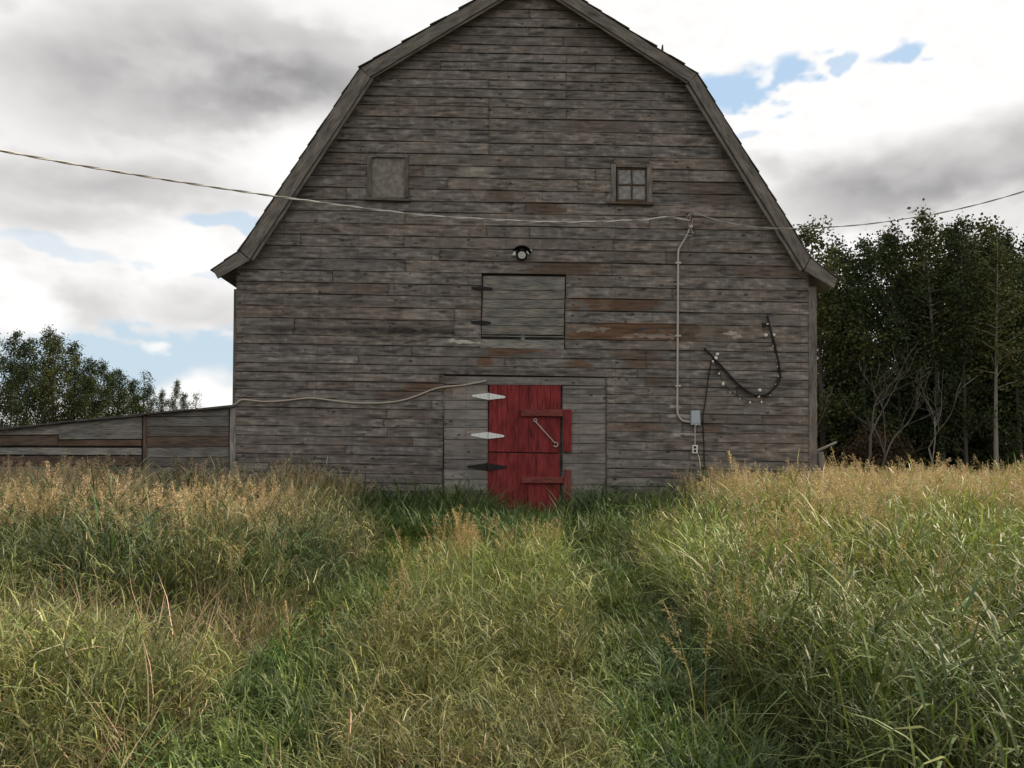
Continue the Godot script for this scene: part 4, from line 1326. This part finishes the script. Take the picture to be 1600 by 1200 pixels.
func build_grass() -> void:
	rng.seed = 4242
	var gm := grass_mat(Color(0.66, 0.7, 0.5))
	var tall := []
	for i in 9: tall.append(leafy(4, 3))
	for i in 3: tall.append(tuft(14, 0.09, 0.42, 1.8, 0.0145))
	var shorty := []
	for i in 8: shorty.append(tuft(16, 0.34, 0.65, 2.3, 0.038))
	var straw := []
	for i in 6: straw.append(tuft(10, 0.25, 1.2, 0.9, 0.0105))
	var plumes := []
	for i in 8: plumes.append(plume(3))
	var st := Sward.new()
	var ss := Sward.new()
	var sw := Sward.new()
	var pp := []
	for i in 8: pp.append(Patch.new())
	var patch := FastNoiseLite.new()
	patch.seed = 8
	patch.frequency = 0.5
	patch.fractal_octaves = 3
	var hue := FastNoiseLite.new()
	hue.seed = 21
	hue.frequency = 0.8
	hue.fractal_octaves = 2
	var lush := Color(0.125, 0.200, 0.066)
	var yellow := Color(0.245, 0.272, 0.082)
	var olive := Color(0.155, 0.170, 0.064)
	var deep := Color(0.060, 0.096, 0.038)
	var dry := Color(0.40, 0.325, 0.20)
	var ruddy := Color(0.19, 0.130, 0.085)
	var seed_head := func(x: float, z: float, s: float, lean: Vector2, c: Color) -> void:
		var p: Patch = pp[rng.randi() % 8]
		p.xf.append(placed(x, z, s, 1.0, lean))
		p.col.append(c)
	# clumps of blades; what grows depends on where the clump stands
	for i in 3700:
		var cd := sqrt(lerpf(7.0, 200.0, rng.randf())) if i < 3300 else rng.randf_range(2.6, 5.6)
		var half := 0.66 * cd + 0.9
		var cx := rng.randf_range(-half, half)
		var n := patch.get_noise_2d(cx, -cd)
		var hn := hue.get_noise_2d(cx + 40, -cd)
		var clump_h := rng.randf_range(0.78, 1.16)
		var clump_v := rng.randf_range(0.75, 1.25)
		var clump_y := rng.randf()
		var clump_lean := Vector2(rng.randfn() * 0.17 + 0.05, rng.randfn() * 0.15)
		var dead := rng.randf() < 0.05
		for j in rng.randi_range(5, 9):
			var x := cx + rng.randfn() * 0.13
			var d := cd + rng.randfn() * 0.13
			var z := -d
			if inside_buildings(x, z): continue
			var lean := clump_lean + Vector2(rng.randfn(), rng.randfn()) * 0.07
			var track := maxf(exp(-pow((x + 1.25) / 0.46, 2)), exp(-pow((x - 0.92) / 0.50, 2))) * (1.0 - smoothstep(9.8, 11.5, d))
			var front := smoothstep(9.6, 11.2, d + n * 1.5) * (1.0 - smoothstep(2.0, 2.9, absf(x - 0.25) + n * 0.6))
			var c := olive
			var h := 0.6
			if track > 0.45:
				c = lush.lerp(deep, clampf((0.15 if x < 0.0 else 0.6) + n, 0, 1)).lerp(yellow, clampf(hn * 0.7 + clump_y * 0.3, 0, 0.4))
				ss.add(shorty[rng.randi() % 8], placed(x, z, rng.randf_range(0.18, 0.30) * clump_h, 1.0, lean), c * clump_v)
				continue
			if front > 0.5:
				var near_door := absf(x - 0.25) < 0.75
				h = rng.randf_range(0.16, 0.30) if near_door and d > 12.3 else rng.randf_range(0.34, 0.60) * (1.0 if near_door else lerpf(1.0, 1.45, smoothstep(10.8, 12.4, d)))
				c = deep.lerp(lush, clump_y * 0.8).lerp(olive, clampf(hn, 0, 0.5))
				if rng.randf() < 0.5: ss.add(shorty[rng.randi() % 8], placed(x, z, h, 1.0, lean), c)
				else: st.add(tall[rng.randi() % 12], placed(x, z, h, 1.1, lean), c)
				continue
			if x > -0.85 and x < 0.55:
				h = rng.randf_range(0.5, 0.76) * (0.9 + n * 0.5) * lerpf(0.66, 1.0, smoothstep(4.0, 6.5, d)) * (1.0 - smoothstep(7.0, 9.5, d) * 0.38)
				c = yellow.lerp(lush, 0.25).lerp(olive, clampf(0.3 + hn * 1.2, 0, 1)).lerp(ruddy, clampf((6.0 - d) * 0.2 + n * 0.4 + clump_y * 0.15, 0, 0.26))
			elif x < -0.85:
				h = rng.randf_range(0.70, 0.98) * (0.95 + n * 0.4)
				c = deep.lerp(olive, clampf(0.28 + hn + (clump_y - 0.5) * 0.6, 0, 1))
				if d > 8.5: c = c.lerp(dry, rng.randf_range(0.0, 0.45))
				if x > -2.6: h *= lerpf(0.66, 1.0, smoothstep(-1.6, -2.2, x))
				if d < 6.9:
					# flattened straw and fresh clumps in the left foreground
					h *= 0.72
					c = yellow.lerp(olive, clampf(0.55 + hn * 1.3, 0, 1)).lerp(deep, clampf(clump_y - 0.55, 0, 0.4))
					if n < 0.0:
						if clump_y < 0.5:
							sw.add(straw[rng.randi() % 6], placed(x, z, rng.randf_range(0.38, 0.62), 1.1, lean * 2.2), dry.lerp(ruddy, rng.randf()) * clump_v)
							continue
						h *= 0.75
			else:
				h = rng.randf_range(0.66, 0.96) * (0.95 + n * 0.5)
				if x < 2.2: h *= lerpf(0.66, 1.0, smoothstep(1.25, 1.9, x))
				c = yellow.lerp(lush, clampf(0.22 + hn * 1.3 + (clump_y - 0.5) * 0.7, 0, 1))
				if d < 6.6: c = c.lerp(olive, 0.4).lerp(deep, clampf(0.15 + n * 1.2, 0, 0.6))
				lean += Vector2(0.2, 0.06)
				if d > 10: c = c.lerp(dry, rng.randf_range(0.0, 0.5))
			if dead: c = dry.lerp(yellow, clump_y * 0.4)
			st.add(tall[rng.randi() % 12], placed(x, z, h * clump_h, 1.0, lean), c * clump_v)
			if rng.randf() < 0.22:
				ss.add(shorty[rng.randi() % 8], placed(x, z, rng.randf_range(0.2, 0.34), 1.0, lean), deep.lerp(ruddy, rng.randf() * 0.7))
	# seed heads
	var tan := Color(0.69, 0.50, 0.35)
	for i in 2100:
		var cd := sqrt(lerpf(50.0, 205.0, rng.randf()))
		var half := 0.66 * cd + 0.9
		var cx := rng.randf_range(-half, half)
		var lean := Vector2(rng.randfn() * 0.16 + 0.06, rng.randfn() * 0.13)
		var big := rng.randf_range(0.82, 1.1)
		if rng.randf() < 0.1: big *= 1.14
		var tone := rng.randf_range(0.7, 1.2)
		var hue_c := tan.lerp(Color(0.54, 0.44, 0.27), rng.randf())
		for j in rng.randi_range(1, 4):
			var x := cx + rng.randfn() * 0.12
			var d := cd + rng.randfn() * 0.12
			if inside_buildings(x, -d): continue
			var n := patch.get_noise_2d(x * 1.3 + 11, -d * 1.3)
			var ok := false
			var h := rng.randf_range(0.74, 0.92) * big
			if x > 2.6: h *= 1.07
			if x < -2.3: ok = d > 8.0 + n * 2.2 + 0.4
			elif x > 2.6: ok = d > 9.8 - n * 2.2
			if x > -2.9 and x < -2.3: h *= 0.85
			if not ok: continue
			seed_head.call(x, -d, h, lean + Vector2(rng.randfn(), rng.randfn()) * 0.07, hue_c * tone)
	# clumps of seed heads here and there
	for q in [[-0.55, 8.8, 0.3, 16, 0.64], [-0.25, 8.9, 0.25, 8, 0.6], [0.15, 9.0, 0.4, 16, 0.54], [0.45, 9.2, 0.3, 10, 0.5], [2.35, 7.4, 0.5, 16, 0.92], [2.9, 6.4, 0.6, 10, 0.85], [1.7, 4.9, 0.6, 8, 0.65], [2.6, 4.6, 0.5, 8, 0.75], [3.4, 8.4, 0.8, 12, 0.95], [-0.75, 7.6, 0.4, 7, 0.7], [-0.9, 6.3, 0.4, 5, 0.6], [-2.6, 7.2, 0.6, 9, 0.7], [3.6, 5.6, 0.6, 9, 0.65], [-1.1, 5.5, 0.4, 5, 0.5], [4.2, 7.0, 0.9, 12, 0.7], [2.2, 10.2, 0.5, 12, 0.6]]:
		for k in q[3]:
			var x: float = q[0] + rng.randfn() * q[2] * 0.5
			var z: float = -(q[1] + rng.randfn() * q[2] * 0.5)
			seed_head.call(x, z, q[4] * rng.randf_range(0.8, 1.15), Vector2(rng.randfn() * 0.14 + 0.12, rng.randfn() * 0.12), Color(0.54, 0.40, 0.22) * rng.randf_range(0.8, 1.15))
	# coarser cover beyond, to both sides of the barn
	for i in 5200:
		var d := rng.randf_range(13.2, 30.0)
		var x := rng.randf_range(4.7, 0.7 * d + 1.5) * (1 if rng.randf() < 0.7 else -1)
		if x < 0: x -= 3.0
		if inside_buildings(x, -d): continue
		var far := smoothstep(14.0, 24.0, d)
		if rng.randf() < 0.4: seed_head.call(x, -d, rng.randf_range(0.72, 0.95) * (1.3 if rng.randf() < 0.12 else 1.0), Vector2(rng.randfn() * 0.14, rng.randfn() * 0.1), tan * rng.randf_range(0.7, 1.1))
		else: st.add(tall[rng.randi() % 12], placed(x, -d, rng.randf_range(0.55, 0.8), 1.4, Vector2(rng.randfn() * 0.14, rng.randfn() * 0.12)), olive.lerp(dry, rng.randf() * 0.6))
	print("blades ", st.v.size() / 7, " ", ss.v.size() / 7, " ", sw.v.size() / 7)
	for e in [["tall_grass", "tall arching green and yellow meadow grass in front of the barn", st], ["short_grass", "short lush green grass in the two wheel tracks to the door", ss], ["dead_grass", "flattened reddish brown dead grass among the green tufts", sw]]:
		var o := MeshInstance3D.new()
		o.name = e[0]
		o.mesh = e[2].done()
		o.material_override = gm
		add_child(o)
		tag(o, e[1], "grass", "", "stuff")
	var o := thing("seed_grass", "tan feathery seed heads of ripe grass along the barn and lean-to", "grass")
	o.set_meta("kind", "stuff")
	for i in 8:
		var p: Patch = pp[i]
		var mm := MultiMesh.new()
		mm.transform_format = MultiMesh.TRANSFORM_3D
		mm.use_colors = true
		mm.mesh = plumes[i]
		mm.instance_count = p.xf.size()
		for k in p.xf.size():
			mm.set_instance_transform(k, p.xf[k])
			mm.set_instance_color(k, p.col[k])
		var mi := MultiMeshInstance3D.new()
		mi.name = "seed_heads"
		mi.multimesh = mm
		mi.material_override = gm
		mi.set_meta("kind", "stuff")
		o.add_child(mi, true)

func build_weed() -> void:
	var o := thing("weed", "pale broad-leaved weed standing in the straw-coloured grass", "weed", Vector3(-2.68, land(-2.68, -4.3) - 0.02, -4.3))
	var b := MB.new()
	var r := PackedFloat32Array([0.006, 0.005, 0.003])
	tube_into(b, PackedVector3Array([Vector3.ZERO, Vector3(0.01, 0.35, 0), Vector3(0.03, 0.72, 0.01)]), r, 5)
	part("stem", b.done(true), plain(Color(0.22, 0.25, 0.12), 0.7), o)
	var lm := plain(Color(0.30, 0.36, 0.20), 0.6)
	lm.cull_mode = BaseMaterial3D.CULL_DISABLED
	for i in 9:
		var lb := MB.new()
		blade(lb, Vector3(0.012 * i / 9.0, 0.16 + 0.062 * i, 0), i * 2.4, 0.5, 1.3, 0.20 - i * 0.008, 0.034, 6, Color.WHITE)
		part("leaf", lb.done(), lm, o)

func build_ground() -> void:
	var xs := PackedFloat32Array([-600, -300, -150, -90, -60])
	var v := -45.0
	while v <= 45.0:
		xs.append(v)
		v += 0.75
	xs.append_array(PackedFloat32Array([60, 90, 150, 300, 600]))
	var b := MB.new()
	for j in xs.size():
		for i in xs.size():
			var x := xs[i]
			var z := xs[j] - 18.0
			b.v.append(Vector3(x, land(x, z), z))
			b.uv.append(Vector2(x, z) * 0.4)
	var n := xs.size()
	for j in n - 1:
		for i in n - 1:
			var p := j * n + i
			b.idx.append_array(PackedInt32Array([p, p + 1, p + n, p + 1, p + n + 1, p + n]))
	var m := StandardMaterial3D.new()
	var nt := NoiseTexture2D.new()
	var nn := FastNoiseLite.new()
	nn.seed = 3
	nn.frequency = 0.02
	nn.fractal_octaves = 5
	nt.noise = nn
	nt.seamless = true
	nt.width = 512
	nt.height = 512
	var gr := Gradient.new()
	gr.colors = PackedColorArray([lin(0.035, 0.03, 0.02), lin(0.075, 0.06, 0.035), lin(0.06, 0.075, 0.03)])
	gr.offsets = PackedFloat32Array([0.2, 0.5, 0.8])
	nt.color_ramp = gr
	m.albedo_texture = nt
	m.roughness = 0.95
	m.metallic_specular = 0.1
	var o := part("ground", b.done(true), m, self)
	o.set_meta("kind", "structure")
	o.set_meta("label", "gently rising brown and green earth under the grass")

# ================================================================
func _ready() -> void:
	rng.seed = 1234
	bump.seed = 9
	bump.frequency = 0.35
	bump.fractal_octaves = 3
	cam_basis = Basis(Vector3.RIGHT, PITCH) * Basis(Vector3.BACK, ROLL)
	barn_basis = Basis(Vector3.UP, YAW)
	# ---- camera
	var cam := Camera3D.new()
	cam.name = "camera"
	cam.fov = rad_to_deg(2.0 * atan(600.0 / FOCAL))
	cam.near = 0.05
	cam.far = 2000.0
	add_child(cam)
	cam.transform = Transform3D(cam_basis, EYE)
	cam.current = true
	# ---- sky and light
	var t0 := Time.get_ticks_msec()
	var pano := PanoramaSkyMaterial.new()
	pano.panorama = ImageTexture.create_from_image(make_sky())
	print("sky ", Time.get_ticks_msec() - t0)
	var sky := Sky.new()
	sky.sky_material = pano
	var env := Environment.new()
	env.background_mode = Environment.BG_SKY
	env.sky = sky
	env.tonemap_mode = Environment.TONE_MAPPER_LINEAR
	env.tonemap_exposure = 1.22
	env.sdfgi_enabled = true
	env.ssao_enabled = true
	env.ssil_enabled = true
	var we := WorldEnvironment.new()
	we.name = "world_environment"
	we.environment = env
	add_child(we)
	var sun := DirectionalLight3D.new()
	sun.name = "sun"
	sun.light_energy = 1.6
	sun.light_angular_distance = 3.0
	sun.light_color = Color(1.0, 0.93, 0.82)
	sun.shadow_enabled = true
	add_child(sun)
	sun.look_at_from_position(Vector3(0.71, 0.62, -0.28) * 50.0, Vector3.ZERO, Vector3.UP)
	# ---- structure
	make_materials()
	M.porcelain2 = plain(Color(0.5, 0.5, 0.48), 0.2)
	M.hatch_b = wood_mat(Color(0.29, 0.275, 0.245))
	M.brown_red = wood_mat(Color(0.165, 0.115, 0.092))
	M.sheet_dark = wood_mat(Color(0.30, 0.285, 0.26))
	build_ground()
	build_barn()
	print("barn ", Time.get_ticks_msec() - t0)
	build_shed()
	build_trees()
	print("trees ", Time.get_ticks_msec() - t0)
	# ---- objects
	build_fittings()
	build_weed()
	build_grass()
	print("grass ", Time.get_ticks_msec() - t0)
